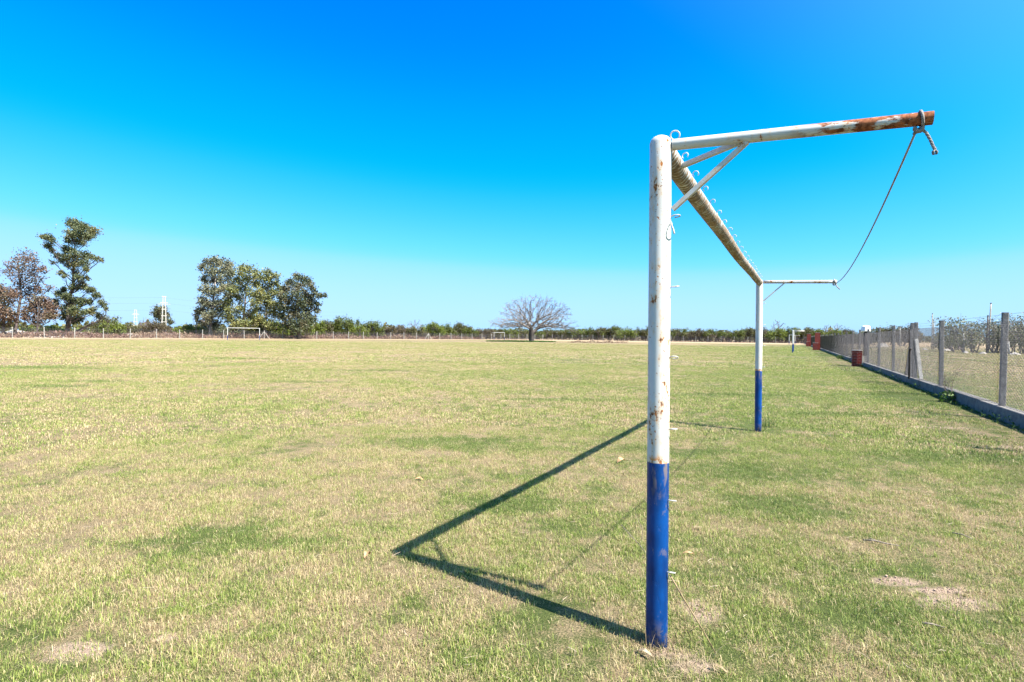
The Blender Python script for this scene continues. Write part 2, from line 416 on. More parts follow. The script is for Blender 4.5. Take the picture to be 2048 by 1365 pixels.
def leaves_mesh(name, pts, size, mat, aspect=1.0, flat=0.0, tone=None):
    """one small rhombic leaf clump per point"""
    n = len(pts); pts = np.asarray(pts, float)
    size = (np.ones(n) * size) * rng.uniform(.55, 1.35, n)
    d = rng.normal(size=(n, 3)); d[:, 2] *= (1 - flat); d /= np.linalg.norm(d, axis=1)[:, None] + 1e-9
    e = rng.normal(size=(n, 3)); e = np.cross(d, e); e /= np.linalg.norm(e, axis=1)[:, None] + 1e-9
    a = d * (size * .5)[:, None]; b = e * (size * .5 / aspect)[:, None]
    nn = np.cross(d, e) * (size * .12)[:, None]
    vs = np.stack([pts - a, pts - b + nn, pts + a, pts + b + nn], 1).reshape(-1, 3)
    me = bpy.data.meshes.new(name)
    me.vertices.add(4 * n); me.vertices.foreach_set('co', vs.ravel())
    me.loops.add(4 * n); me.loops.foreach_set('vertex_index', np.arange(4 * n))
    me.polygons.add(n); me.polygons.foreach_set('loop_start', np.arange(n) * 4); me.polygons.foreach_set('loop_total', np.full(n, 4))
    at_ = me.attributes.new('tone', 'FLOAT', 'FACE')
    at_.data.foreach_set('value', rng.uniform(0, 1, n) if tone is None else tone)
    me.materials.append(mat); me.update(calc_edges=True)
    return me
def ellipsoid_pts(c, r, n, subs=5, tight=.42, stray=.14):
    """points gathered in little sprays inside an ellipsoid, more towards its skin"""
    k = max(2, subs)
    s = rng.normal(size=(k, 3)); s /= np.linalg.norm(s, axis=1)[:, None]; s *= rng.uniform(.35, 1, k)[:, None]
    i = rng.integers(0, k, n)
    q = s[i] + rng.normal(size=(n, 3)) * (tight * np.where(rng.random(n) < stray, 1.55, 1.0))[:, None]
    return np.array(c) + q * np.array(r) * .78

# ------------------------------------------------------------------ the ground
mb = MB(); mb.add([(-4000, -400, 0), (4000, -400, 0), (4000, 6000, 0), (-4000, 6000, 0)], [(0, 1, 2, 3)])
g = mb.build('ground', M['ground']); tag(g, kind='structure', label='flat dry playing field with patchy green and straw coloured turf')

# ------------------------------------------------------------------ the turf: blades gathered in little sods, laid over the field
def sod_variants(nvar, radius, blades, hlo, hhi, wlo, whi):
    vs, fs, rn, tn, var = [], [], [], [], []
    for v in range(nvar):
        nt = max(3, int(blades / 15)); tr = radius * np.sqrt(rng.uniform(0, 1, nt)) * rng.uniform(.8, 1.12, nt); ta = rng.uniform(0, 2 * np.pi, nt)
        tuft_h = rng.uniform(.6, 1.25, nt); tuft_d = rng.normal(0, .22, nt); sig = radius * .062
        for bi in range(blades):
            q_ = rng.integers(0, nt); sg = sig if rng.random() < .7 else sig * 3
            bx, by = tr[q_] * math.cos(ta[q_]) + rng.normal() * sg, tr[q_] * math.sin(ta[q_]) + rng.normal() * sg
            dry = float(np.clip(rng.random() + tuft_d[q_], 0, 1)); tone = rng.random() ** (1.0 if dry < .5 else .8)
            h = rng.uniform(hlo, hhi) * tuft_h[q_] * (1.0 if dry < .5 else .85); w = rng.uniform(wlo, whi)
            if rng.random() < .04: h *= 1.6
            az = rng.uniform(0, 2 * np.pi); lean = rng.uniform(.1, 1.1) + (.6 if dry > .6 else 0)
            dx, dy = math.cos(az), math.sin(az); tw = az + np.pi / 2 + rng.normal() * .5; sx, sy = math.cos(tw) * w / 2, math.sin(tw) * w / 2
            b = len(vs); l1, l2 = lean * .45, lean * 1.25
            m = (bx + dx * math.sin(l1) * h * .55, by + dy * math.sin(l1) * h * .55, math.cos(l1) * h * .55)
            t = (m[0] + dx * math.sin(l2) * h * .5, m[1] + dy * math.sin(l2) * h * .5, max(.002, m[2] + math.cos(l2) * h * .5))
            vs += [(bx - sx, by - sy, -.003), (bx + sx, by + sy, -.003), (m[0] + sx * .8, m[1] + sy * .8, m[2]), (m[0] - sx * .8, m[1] - sy * .8, m[2]), t]
            fs += [(b, b + 1, b + 2, b + 3), (b + 3, b + 2, b + 4)]
            rn += [dry] * 5; tn += [tone] * 5; var += [v, v]
    return vs, fs, rn, tn, var
def turf(name, label, variants, nvar, pts, scl):
    vs, fs, rn, tn, var = variants
    nb, npt = len(vs), len(pts)
    me = bpy.data.meshes.new(name)
    me.from_pydata(vs + [tuple(map(float, q)) for q in pts], [], fs); me.materials.append(M['grass'])
    def attr(nm, ty, dom, vals):
        a = me.attributes.new(nm, ty, dom); a.data.foreach_set('value', vals)
    attr('rnd', 'FLOAT', 'POINT', rn + [0.0] * npt); attr('tone', 'FLOAT', 'POINT', tn + [0.0] * npt)
    attr('is_spot', 'BOOLEAN', 'POINT', [False] * nb + [True] * npt)
    attr('turn', 'FLOAT', 'POINT', [0.0] * nb + list(rng.uniform(0, 6.28, npt)))
    attr('size', 'FLOAT', 'POINT', [1.0] * nb + list(map(float, scl)))
    attr('pick', 'INT', 'POINT', [0] * nb + [int(x) for x in rng.integers(0, nvar, npt)])
    attr('variant', 'INT', 'FACE', var)
    o = bpy.data.objects.new(name, me); COL.objects.link(o)
    ng = bpy.data.node_groups.new(name + '_nodes', 'GeometryNodeTree')
    ng.interface.new_socket('Geometry', in_out='INPUT', socket_type='NodeSocketGeometry')
    ng.interface.new_socket('Geometry', in_out='OUTPUT', socket_type='NodeSocketGeometry')
    N, L = ng.nodes, ng.links
    gi, go = N.new('NodeGroupInput'), N.new('NodeGroupOutput')
    def named(nm, ty):
        q = N.new('GeometryNodeInputNamedAttribute'); q.data_type = ty; q.inputs['Name'].default_value = nm
        return q.outputs['Attribute']
    sp = N.new('GeometryNodeSeparateGeometry'); sp.domain = 'POINT'
    L.new(gi.outputs[0], sp.inputs['Geometry']); L.new(named('is_spot', 'BOOLEAN'), sp.inputs['Selection'])
    jn = N.new('GeometryNodeJoinGeometry')
    for i in range(nvar):
        cmp_ = N.new('FunctionNodeCompare'); cmp_.data_type = 'INT'; cmp_.operation = 'EQUAL'
        L.new(named('variant', 'INT'), cmp_.inputs[2]); cmp_.inputs[3].default_value = i
        s2 = N.new('GeometryNodeSeparateGeometry'); s2.domain = 'FACE'
        L.new(sp.outputs['Inverted'], s2.inputs['Geometry']); L.new(cmp_.outputs[0], s2.inputs['Selection'])
        g2 = N.new('GeometryNodeGeometryToInstance'); L.new(s2.outputs['Selection'], g2.inputs[0])
        L.new(g2.outputs[0], jn.inputs[0])
    ip = N.new('GeometryNodeInstanceOnPoints')
    L.new(sp.outputs['Selection'], ip.inputs['Points']); L.new(jn.outputs[0], ip.inputs['Instance'])
    ip.inputs['Pick Instance'].default_value = True
    L.new(named('pick', 'INT'), ip.inputs['Instance Index'])
    cx = N.new('ShaderNodeCombineXYZ'); L.new(named('turn', 'FLOAT'), cx.inputs['Z'])
    L.new(cx.outputs[0], ip.inputs['Rotation'])
    L.new(named('size', 'FLOAT'), ip.inputs['Scale'])
    L.new(ip.outputs[0], go.inputs[0])
    md = o.modifiers.new('lay', 'NODES'); md.node_group = ng
    return tag(o, label, kind='stuff')
DC = [(ground(*p)[:2], r) for p, r in DIRT]
def dirt_clear(q, pad):
    keep = np.ones(len(q), bool)
    for c, (rx, ry) in DC:
        keep &= (((q[:, 0] - c[0]) / (rx + pad)) ** 2 + ((q[:, 1] - c[1]) / (ry + pad)) ** 2) > 1
    return keep
def sector(r_lo, r_hi, dens, half=58):
    A = R(half) * (r_hi ** 2 - r_lo ** 2); n = int(A * dens)
    r_ = np.sqrt(rng.uniform(r_lo ** 2, r_hi ** 2, n)); a = rng.uniform(-R(half), R(half), n)
    return np.stack([r_ * np.sin(a), r_ * np.cos(a) - .4, np.zeros(n)], 1)
def fence_side(q): return (q[:, 0] - FP0[0]) * FDIR[1] - (q[:, 1] - FP0[1]) * FDIR[0]
def off_plinth(q, pad):
    return np.abs(fence_side(q) - .06) > pad
q1 = np.concatenate([sector(1.3, 9.5, 18), sector(1.3, 5.0, 13)]); q1 = q1[dirt_clear(q1, .09)]; q1 = q1[off_plinth(q1, .36)]
turf('grass', 'short patchy turf of green and straw coloured blades in the foreground', sod_variants(9, .30, 540, .014, .048, .0013, .0032), 9, q1, rng.uniform(.75, 1.15, len(q1)))
qt = sector(1.3, 9.5, 20); qt = qt[dirt_clear(qt, -.05) | (rng.random(len(qt)) < .12)]; qt = qt[off_plinth(qt, .16)]
turf('grass', 'small loose tufts of grass standing out of the foreground turf', sod_variants(9, .075, 44, .022, .058, .0015, .0032), 9, qt, rng.uniform(.6, 1.1, len(qt)))
q2 = sector(9.3, 30, 3.8); q2 = q2[off_plinth(q2, .65)]
turf('grass', 'patchy turf further out across the playing field', sod_variants(7, .60, 560, .018, .055, .004, .009), 7, q2, rng.uniform(.8, 1.2, len(q2)))
q3 = sector(29, 110, .65, 56)
q3 = q3[off_plinth(q3, 1.5)]
def left_dist(q):
    d = (CORNER - LEFT_END); d = d / np.linalg.norm(d); return (q[:, 0] - LEFT_END[0]) * d[1] - (q[:, 1] - LEFT_END[1]) * d[0]
q3 = q3[left_dist(q3) > 8]
turf('grass', 'thin far turf reaching towards the wire fences', sod_variants(6, 1.35, 420, .02, .06, .012, .03), 6, q3, rng.uniform(.8, 1.2, len(q3)))

# ------------------------------------------------------------------ the near goal
P1, P2 = ground(1313, 1288), ground(1516, 863)
ALONG = (P2 - P1)[:2] / np.linalg.norm((P2 - P1)[:2]); W = float(np.linalg.norm((P2 - P1)[:2]))
RZ = math.atan2(ALONG[1], ALONG[0])
def hook_pts(c, u, v, r, gap=70, n=13):
    """open wire ring in the plane of u and v that starts at c"""
    pts = []
    for i in range(n):
        a = R(gap / 2) + (2 * math.pi - R(gap)) * i / (n - 1) + math.pi
        pts.append(Vector(c) + Vector(u) * (r + r * math.cos(a - R(gap / 2))) + Vector(v) * (r * math.sin(a - R(gap / 2))))
    return pts
def arc_noise(i): return .004 * math.sin(i * 2.1)
goal = tag(empty('goal', (P1[0], P1[1], 0), RZ), 'near rusty white goal frame with blue post feet and no net', 'goal')
def dome_post(x, top, r, lean):
    pts, rd = [], []
    for i in range(15):
        z = -.06 + (top - r * .75 + .06) * i / 14
        pts.append((x + lean[0] * z / top, lean[1] * z / top, z)); rd.append(r)
    for a in (25, 48, 68, 84):
        z = top - r * .75 + math.sin(R(a)) * r * .75
        pts.append((x + lean[0], lean[1], z)); rd.append(r * math.cos(R(a)))
    return pts, rd
pts, rd = dome_post(0, 2.476, .052, (-.008, .012))
MB().tube(pts, rd, 32).build('post', M['post'], goal, True)
pts, rd = dome_post(W, 2.45, .052, (-.01, .012))
post2 = MB().tube(pts, rd, 28).build('post', M['post2'], goal, True)
cb = [(.03 + (W - .06) * i / 24, .010 + .004 * math.sin(i * .6), 2.425 - .028 * i / 24 - .03 * math.sin(math.pi * i / 24)) for i in range(25)]
MB().tube(cb, .050, 28).build('crossbar', M['bar'], goal, True)
a0 = Vector((0, -.045, 2.425)); a1 = Vector((.0, -1.05, 2.377))
arm = MB().tube([a0.lerp(a1, i / 10) for i in range(11)], .0262, 22, cap=False)
arm.tube([a1.lerp(a0, .0), a1.lerp(a0, .12)], .0225, 22, cap=False)
arm.build('net_arm', M['arm'], goal, True)
b0 = Vector((W, -.045, 2.405)); b1 = Vector((W, -1.06, 2.372))
MB().tube([b0.lerp(b1, i / 8) for i in range(9)], .0262, 18).build('net_arm', M['arm2'], goal, True)
MB().bar((0, -.048, 2.115), (0, -.375, 2.388), .026, .020).build('brace', M['strut'], goal)
MB().bar((.30, -.015, 2.405), (.015, -.345, 2.398), .020, .024).build('brace', M['strut'], goal)
MB().bar((W, -.048, 2.10), (W, -.345, 2.375), .022, .018).build('brace', M['strut'], goal)
# wire net hooks: standing up along the crossbar, sticking out level from the posts
k = 0
for s in [.34 + .345 * i for i in range(20)]:
    if s > W - .12: break
    c = (s, -.028 + random.uniform(-.004, .004), 2.425 - .028 * s / W - .03 * math.sin(math.pi * s / W) + .043)
    v = Vector((random.uniform(-.35, .35), -.8, .6)).normalized(); u = Vector((0, -.15, 1)).normalized()
    u2 = Vector((random.uniform(-.2, .2), -.55, .83)).normalized(); v2 = Vector((random.uniform(-.4, .4), -.83, -.55)).normalized()
    mb = MB().tube(hook_pts(Vector(c), u2, v2, .0165, 80), .0027, 6)
    mb.build('net_hook', M['hook'], goal, True)
MB().tube(hook_pts((.005, -.046, 2.452), (0, -.35, .94), (.25, -.94, -.35), .021, 60, 16), .0034, 8).build('net_hook', M['hook'], goal, True)
for z in (2.08, 1.742, 1.402, 1.058, .712, .365):
    tl = random.uniform(-.35, .25)
    MB().tube(hook_pts((-.004, -.046, z), (0, -1, .06), (.85, 0, tl), .019, 60, 14), .0029, 7).build('net_hook', M['hook'], goal, True)
MB().tube(hook_pts((-.02, -.047, 2.05), (0, -.25, -1), (.95, .1, 0), .028, 30, 14), .003, 7).build('net_hook', M['hook'], goal, True)
for z in (2.06, 1.72, 1.38, 1.04, .72, .4):
    MB().tube(hook_pts((W - .004, -.046, z), (0, -1, .06), (.85, 0, .1), .019, 60, 10), .0036, 6).build('net_hook', M['hook'], goal, True)

# ------------------------------------------------------------------ rope slung between the two arms
rm = Matrix.Translation((P1[0], P1[1], 0)) @ Matrix.Rotation(RZ, 4, 'Z')
def gl(p): return rm @ Vector(p)
rope = tag(empty('rope', tuple(gl((0, -1.03, 2.35)))), 'sagging grey rope tied between the two net arms of the near goal', 'rope')
inv = rope.location.copy()
t0 = Vector((0, -.998, 2.340)); t1 = Vector((W, -1.02, 2.345))
line = []
for i in range(41):
    s = i / 40; q = t0.lerp(t1, s); q.z -= .30 * 4 * s * (1 - s) * .5 + .0
    line.append(gl(q) - inv)
MB().tube(line, .0044, 8).build('line', M['rope'], rope, True)
def loop(y, x, zc, r, rr, tilt, n=18):
    return [gl((x + r * math.cos(2 * math.pi * i / n), y + tilt * math.sin(2 * math.pi * i / n), zc + r * math.sin(2 * math.pi * i / n))) - inv for i in range(n)]
MB().tube(loop(-1.012, 0, 2.378, .0315, .006, .004), .0055, 8, closed=True).build('loop', M['rope'], rope, True)
kn = MB()
for a in range(2):
    kn.tube([gl((.012 * math.cos(t + a * 2), -1.004 + .014 * math.sin(t * 1.3 + a), 2.337 + .010 * math.sin(t * 2 + a))) - inv for t in np.linspace(0, 5.2, 12)], .0062, 7)
kn.build('knot', M['rope'], rope, True)
tail = MB(); base = [Vector((0, -1.012, 2.342)), Vector((.004, -1.030, 2.322)), Vector((.006, -1.043, 2.294)), Vector((.005, -1.052, 2.268)), Vector((.003, -1.058, 2.252))]
for s in range(3):
    pts = []
    for i in range(33):
        f = i / 32 * (len(base) - 1); j = min(int(f), len(base) - 2); q = base[j].lerp(base[j + 1], f - j)
        an = s * 2.094 + i * .55
        q = q + Vector((math.cos(an), math.sin(an) * .9, 0)) * .0032
        pts.append(gl(q) - inv)
    tail.tube(pts, .0034, 7)
for s in range(6):
    a = random.uniform(0, 6.28); q = base[-1]
    tail.tube([gl(q) - inv, gl(q + Vector((math.cos(a) * .008, math.sin(a) * .008, -.008))) - inv, gl(q + Vector((math.cos(a) * .006, math.sin(a) * .006, -.018))) - inv], .0035, 6)
tail.build('loose_end', M['rope'], rope, True)
kn2 = MB()
kn2.tube(loop(-1.035, W, 2.375, .032, .006, .01), .008, 7, closed=True); kn2.tube(loop(-1.018, W, 2.377, .032, .006, -.008), .008, 7, closed=True)
kn2.tube([gl((W + .03 * math.cos(t), -1.03 + .02 * math.sin(t * 1.4), 2.352 + .03 * math.sin(t))) - inv for t in np.linspace(0, 6, 12)], .009, 7)
kn2.build('knot', M['rope'], rope, True)
MB().tube([gl((W, -1.04, 2.345)) - inv, gl((W, -1.06, 2.30)) - inv, gl((W, -1.10, 2.255)) - inv], .008, 7).build('loose_end', M['rope'], rope, True)

# ------------------------------------------------------------------ far goals
def far_goal(base, ang, width, label, arms=(1, 1), sgn=-1, h=2.44, group=None, arm_len=1.1, mat='farpaint'):
    g = tag(empty('goal', (float(base[0]), float(base[1]), 0), ang), label, 'goal', group)
    for i, x in enumerate((0, width)):
        pts, rd = dome_post(x, h, .055, (0, 0)); MB().tube(pts, rd, 12).build('post', M[mat], g, True)
        if arms[i]:
            MB().tube([(x, sgn * .05, h - .05), (x, sgn * arm_len, h - .07)], .03, 8).build('net_arm', M['arm2'], g, True)
            MB().bar((x, sgn * .05, h - .36), (x, sgn * .36, h - .06), .025).build('brace', M['strut'], g)
    MB().tube([(.03, 0, h - .05), (width - .03, 0, h - .05)], .05, 12).build('crossbar', M['farpaint'], g, True)
    return g
B3 = ground(1585, 706)
far_goal(B3, RZ, W, 'second goal along the concrete fence, seen end-on beyond the near goal')
B4 = ground(1578, 690.3)
far_goal(B4, RZ - R(6), W * 1.6, 'small far goal seen just left of the end-on second goal', (1, 1), -1)
L1a, L1b = at(455, 678, 106), at(519, 678, 110.5)
dl = (L1b - L1a)[:2]
far_goal(L1a, math.atan2(dl[1], dl[0]), float(np.linalg.norm(dl)), 'white goal standing broadside before the tall eucalyptus group', (1, 1), 1, 2.42)
L2a, L2b = at(988, 681, 172), at(1009, 681, 176)
dl = (L2b - L2a)[:2]
far_goal(L2a, math.atan2(dl[1], dl[0]), float(np.linalg.norm(dl)), 'small far white goal left of the leafless spreading tree', (1, 0), 1, 2.44)

# ------------------------------------------------------------------ fences
def post_mesh(w, h, name, mat, z0=-.2):
    mb = MB(); b = .012 if w > .09 else .006; s = w / 2
    ring = [(-s + b, -s), (s - b, -s), (s, -s + b), (s, s - b), (s - b, s), (-s + b, s), (-s, s - b), (-s, -s + b)]
    vs = [(x, y, z) for z in (z0, h) for x, y in ring]
    fs = [(i, (i + 1) % 8, 8 + (i + 1) % 8, 8 + i) for i in range(8)] + [tuple(range(7, -1, -1)), tuple(range(8, 16))]
    return mb.add(vs, fs).mesh(name, mat)
def link_panel(L, z0, z1, pitch, r, name):
    """chain link: two families of crossing wires over a bay L long"""
    mb = MB(); H_ = z1 - z0; n = int((L + H_) / pitch) + 1
    for fam in (0, 1):
        for i in range(n):
            x0 = -H_ + i * pitch; a = (max(0, x0), max(0, -x0)); e = min(H_, L - x0)
            if e <= max(0, -x0) + .01: continue
            p = (a[0], a[1]); q_ = (x0 + e, e)
            if fam: p, q_ = (p[0], H_ - p[1]), (q_[0], H_ - q_[1])
            y = .0025 if fam else -.0025
            mb.tube([(p[0], y, z0 + p[1]), (q_[0], y, z0 + q_[1])], r, 3, cap=False)
    for z, rr in ((z0 + .01, r), (z0 + H_ * .5, r), (z1, r)): mb.tube([(0, .006, z), (L, .006, z)], rr * 1.1, 3, cap=False)
    return mb.mesh(name, M['wire'])
# --- concrete post fence with plinth, running away on the right
fo = (FP0[0] + FDIR[1] * .06, FP0[1] - FDIR[0] * .06)
frz = math.atan2(FDIR[1], FDIR[0])
cf = tag(empty('chain_link_fence', (fo[0], fo[1], 0), frz), 'chain link fence on square concrete posts with low plinth, running away at right', 'fence')
PM = post_mesh(.098, 2.06, 'concrete_post', M['conc'])
S_LIST = [-6.9, -2.75, 1.35, 6.15, 9.95, 13.95, 18.0, 22.1]
while S_LIST[-1] < 176: S_LIST.append(S_LIST[-1] + 4.1)
CP = link_panel(4.1, .27, 1.86, .072, .0025, 'chain_link')
for i, s in enumerate(S_LIST):
    if i != 4:
        o = link('post', PM, cf, (s, 0, random.uniform(-.03, .03))); o.rotation_euler = (R(random.uniform(-1.0, 1.0)), R(random.uniform(-1.1, 1.1)), R(random.uniform(-5, 5)))
    else:
        for ds in (-.33, .33): link('post', PM, cf, (s + ds, 0, .02))
    if i + 1 < len(S_LIST):
        w_ = link('wire_mesh', CP, cf, (s, .072, 0)); w_.scale = ((S_LIST[i + 1] - s) / 4.1, 1, 1)
BR = MB().bar((0, 0, 0), (1.0, 0, 1.22), .085).mesh('brace', M['conc_pale'])
BD = MB().bar((0, 0, 0), (-1.0, 0, 1.22), .085).mesh('brace', M['conc'])
s4 = S_LIST[4]
def brace(sa, za, sb, zb, mat):
    MB().bar((sa, -.0, za), (sb, -.0, zb), .085).build('brace', mat, cf)
brace(s4 - 1.25, .25, s4 - .40, 1.52, M['conc_pale']); brace(s4 + 1.25, .25, s4 + .42, 1.52, M['darkwood'])
for j in (14, 24):
    sj = S_LIST[j]; brace(sj - 1.5, .25, sj - .1, 1.55, M['conc_pale']); brace(sj + 1.4, .25, sj + .1, 1.5, M['conc'])
# gas pipe bend standing between the two posts
MB().tube([(s4 + .1, .10, .2), (s4 + .1, .10, 1.05), (s4 + .06, .10, 1.18), (s4 - .1, .10, 1.2)], .028, 10).build('pipe', M['darkwood'], cf, True)
n_seg = 46; x0p, x1p = S_LIST[0] - 3, S_LIST[-1]
for i in range(n_seg):
    xa = x0p + (x1p - x0p) * i / n_seg; xb = x0p + (x1p - x0p) * (i + 1) / n_seg
    dz = random.uniform(-.018, .018); dy = random.uniform(-.012, .012)
    mb = MB(); b = .012
    prof = [(-.09, -.1), (-.09, .25 - b), (-.09 + b, .25), (.09 - b, .25), (.09, .25 - b), (.09, -.1)]
    vs = [(x, y + dy, z + dz) for x in (xa + .007, xb - .007) for y, z in prof]
    fs = [(j, j + 1, 7 + j, 6 + j) for j in range(5)] + [tuple(range(5, -1, -1)), tuple(range(6, 12))]
    mb.add(vs, fs).build('plinth_block', M['plinth'], cf)
for z in (1.93, 2.0): MB().tube([(S_LIST[0], .06, z)] + [(s, .06, z + .0) for s in S_LIST[1:]], .0022, 3, cap=False).build('top_wire', M['wire'], cf)

# --- thin post wire fences along the far sides
def wire_fence(a, b, spacing, label, h, w=.13, mesh=True, braces=()):
    d = b - a; L = float(np.linalg.norm(d)); n = int(round(L / spacing)); st = L / n
    e = tag(empty('wire_fence', (float(a[0]), float(a[1]), 0), math.atan2(d[1], d[0])), label, 'fence')
    pm = post_mesh(w, h, 'pale_post', M['conc_pale']); pan = link_panel(st, .08, h * .93, .16, .0042, 'far_chain_link')
    for i in range(n + 1):
        o = link('post', pm, e, (i * st + random.uniform(-.1, .1), 0, random.uniform(-.06, .05))); o.rotation_euler = (R(random.uniform(-1.2, 1.2)), R(random.uniform(-1.5, 1.5)), 0)
        if i < n: link('wire_mesh', pan, e, (i * st, -.08, 0))
        if i in braces:
            for sg in (-1, 1): MB().bar((i * st + sg * .12, .0, h * .8), (i * st + sg * 1.3, .0, .0), .11).build('brace', M['conc_pale'], e)
    return e
dL = (CORNER - LEFT_END) / np.linalg.norm(CORNER - LEFT_END)
_n = int(round((np.linalg.norm(CORNER - LEFT_END) + 44) / 4.6)); _st = (np.linalg.norm(CORNER - LEFT_END) + 44) / _n
def post_index(px):
    a = LEFT_END - dL * 44; d = ray(px, 680)[:2]; den = d[0] * dL[1] - d[1] * dL[0]
    return int(round((a[0] * d[1] - a[1] * d[0]) / den / _st))
BRACED = (post_index(531), post_index(868))
wire_fence(LEFT_END - dL * 44, CORNER, 4.6, 'wire fence on thin pale posts along the left side of the field', 2.05, braces=BRACED)
wire_fence(CORNER, BACK_END, 4.0, 'wire fence on thin pale posts along the back before the thorn scrub', 2.05)

# --- brick piers against the concrete fence
def pier(s, off, label, blocks, cap=None):
    """blocks: (along, across, height, base z, shift along, shift across)"""
    e = empty('brick_pier', (fo[0] + FDIR[0] * s - FDIR[1] * off, fo[1] + FDIR[1] * s + FDIR[0] * off, 0), frz)
    tag(e, label, 'brick pier')
    for (la, lb, h, z0, sa, sb) in blocks:
        MB().box((sa, sb, z0 + h / 2), (la - .016, lb - .016, h - .004)).build('mortar_core', M['mortar'], e)
        n = max(1, int(h / .085)); ch = h / n
        for i in range(n):
            z = z0 + ch * (i + .5); na, nb = max(2, round(la / .25)), max(2, round(lb / .25)); mb = MB(); sh = (i % 2) * .5
            for side in (-1, 1):
                for j in range(na + 1):
                    x0 = max(0, (j - sh) / na); x1 = min(1, (j + 1 - sh) / na)
                    if x1 - x0 > .05: mb.box((sa + (-.5 + (x0 + x1) / 2) * la, sb + side * (lb / 2 - .03), z), ((x1 - x0) * la - .012, .066, ch - .014))
                for j in range(nb + 1):
                    y0 = max(0, (j - 1 + sh) / nb); y1 = min(1, (j + sh) / nb)
                    if y1 - y0 > .05: mb.box((sa + side * (la / 2 - .028), sb + (-.5 + (y0 + y1) / 2) * lb, z), (.066, (y1 - y0) * lb - .012, ch - .014))
            mb.build('brick_course', M['brick'], e)
        MB().box((sa, sb, z0 + h + .02), (la + .03, lb + .03, .045)).build('coping', M['mortar'], e)
    return e
pier(23.6, .36, 'low square brick pier beside the nearest concrete fence bays', [(.46, .46, .86, 0, 0, 0)])
lp = tag(empty('meter_post', (fo[0] + FDIR[0] * 23.2, fo[1] + FDIR[1] * 23.2, 0), frz), 'dark post with a white box on top behind the low brick pier', 'post')
MB().tube([(0, .0, 0), (.02, 0, 1.1), (0, 0, 1.95)], [.10, .09, .10], 10).build('shaft', M['darkwood'], lp, True)
wb = MB(); wb.tube([(0, 0, 1.93), (0, 0, 1.97), (0, 0, 2.22), (0, 0, 2.27)], [.20, .24, .20, .10], 12); wb.build('white_box', M['cap'], lp)
MB().box((0, 0, .35), (.22, .30, .5)).build('sandstone_foot', M['rubble2'], lp)
pier(73, .45, 'tall red brick pier with a lower block in front, midway down the concrete fence', [(.6, .6, 2.35, 0, 0, 0), (.62, .62, .95, 0, -.68, .25)])
pier(112, .5, 'farthest tall red brick pier near the end of the concrete fence', [(.7, .7, 2.5, 0, 0, 0), (.6, .6, .9, 0, -.7, .2)])

# ------------------------------------------------------------------ trees
def branchy(mb, a, b, r0_, r1_, sides=6, wob=.06, n=5):
    a, b = Vector(a), Vector(b); L = (b - a).length; pts, rd = [], []
    w1 = Vector(rng.normal(size=3)) * L * wob; w2 = Vector(rng.normal(size=3)) * L * wob * .6
    for i in range(n + 1):
        t = i / n; q = a.lerp(b, t) + w1 * math.sin(math.pi * t) + w2 * math.sin(2 * math.pi * t)
        pts.append(q); rd.append(r0_ + (r1_ - r0_) * t)
    mb.tube(pts, rd, sides)
    return pts
def leafy_tree(label, Y, trunk, clusters, leaf, bark, r_trunk, dens=1.0, leaf_size=.42, group=None, name='eucalyptus_tree', cat='tree', twigs=3, deep=1.0, fat=1.38):
    """trunk: bearings of its axis; clusters: (px, py, rx, ry) of each foliage mass, given real depth round distance Y"""
    s = Y / F_PX
    base = at(trunk[0][0], trunk[0][1], Y); base[2] = 0
    e = tag(empty(name, tuple(base)), label, cat, group); b = V(base)
    tp = [V(at(x, y, Y + random.uniform(-.8, .8))) - b for x, y in trunk]; tp[0].z = -.1
    mb = MB(); n = len(tp)
    fine = []
    for i in range(n - 1):
        for j in range(4): fine.append(tp[i].lerp(tp[i + 1], j / 4))
    fine.append(tp[-1])
    rd = [max(.05, r_trunk * (1 - .88 * i / (len(fine) - 1))) for i in range(len(fine))]; rd[0] *= 1.35
    mb.tube(fine, rd, 9)
    pts = []
    for (px, py, rx, ry) in clusters:
        c = at(px, py, Y + random.uniform(-1.0, 1.0) * max(rx, 22) * s * 1.1 * deep); c = V(c) - b
        rr = (rx * s * fat, max(rx, ry) * s * fat * .95, max(ry, .85 * rx) * s * fat)
        h = math.hypot(c.x - tp[-1].x, c.y - tp[-1].y)
        cand = [(abs(q.z - (c.z - .7 * math.hypot(c.x - q.x, c.y - q.y) - .5)) + .25 * (q - c).length, i) for i, q in enumerate(fine)]
        i = min(cand)[1]
        br = branchy(mb, fine[i], c, min(rd[i] * .55, .06 + .02 * (c - fine[i]).length), .035, 5, .07)
        for _ in range(twigs):
            t = Vector(rng.normal(size=3)); t.normalize(); t.z = abs(t.z) * .7
            branchy(mb, br[random.randint(2, 5)], c + Vector((t.x * rr[0], t.y * rr[1], t.z * rr[2])) * .9, .045, .015, 3, .08, 3)
        vol = (rx * ry) * s * s
        m = int(max(80, 300 * vol * dens / (leaf_size / .42) ** 1.6))
        pts.append(ellipsoid_pts(c, rr, m, subs=int(9 + vol * 4), tight=.31))
    mb.build('trunk', bark, e, True)
    pts = np.concatenate(pts); pts = pts[pts[:, 2] > .15]
    link('crown', leaves_mesh('crown', pts, leaf_size, leaf, 1.5), e)
    return e
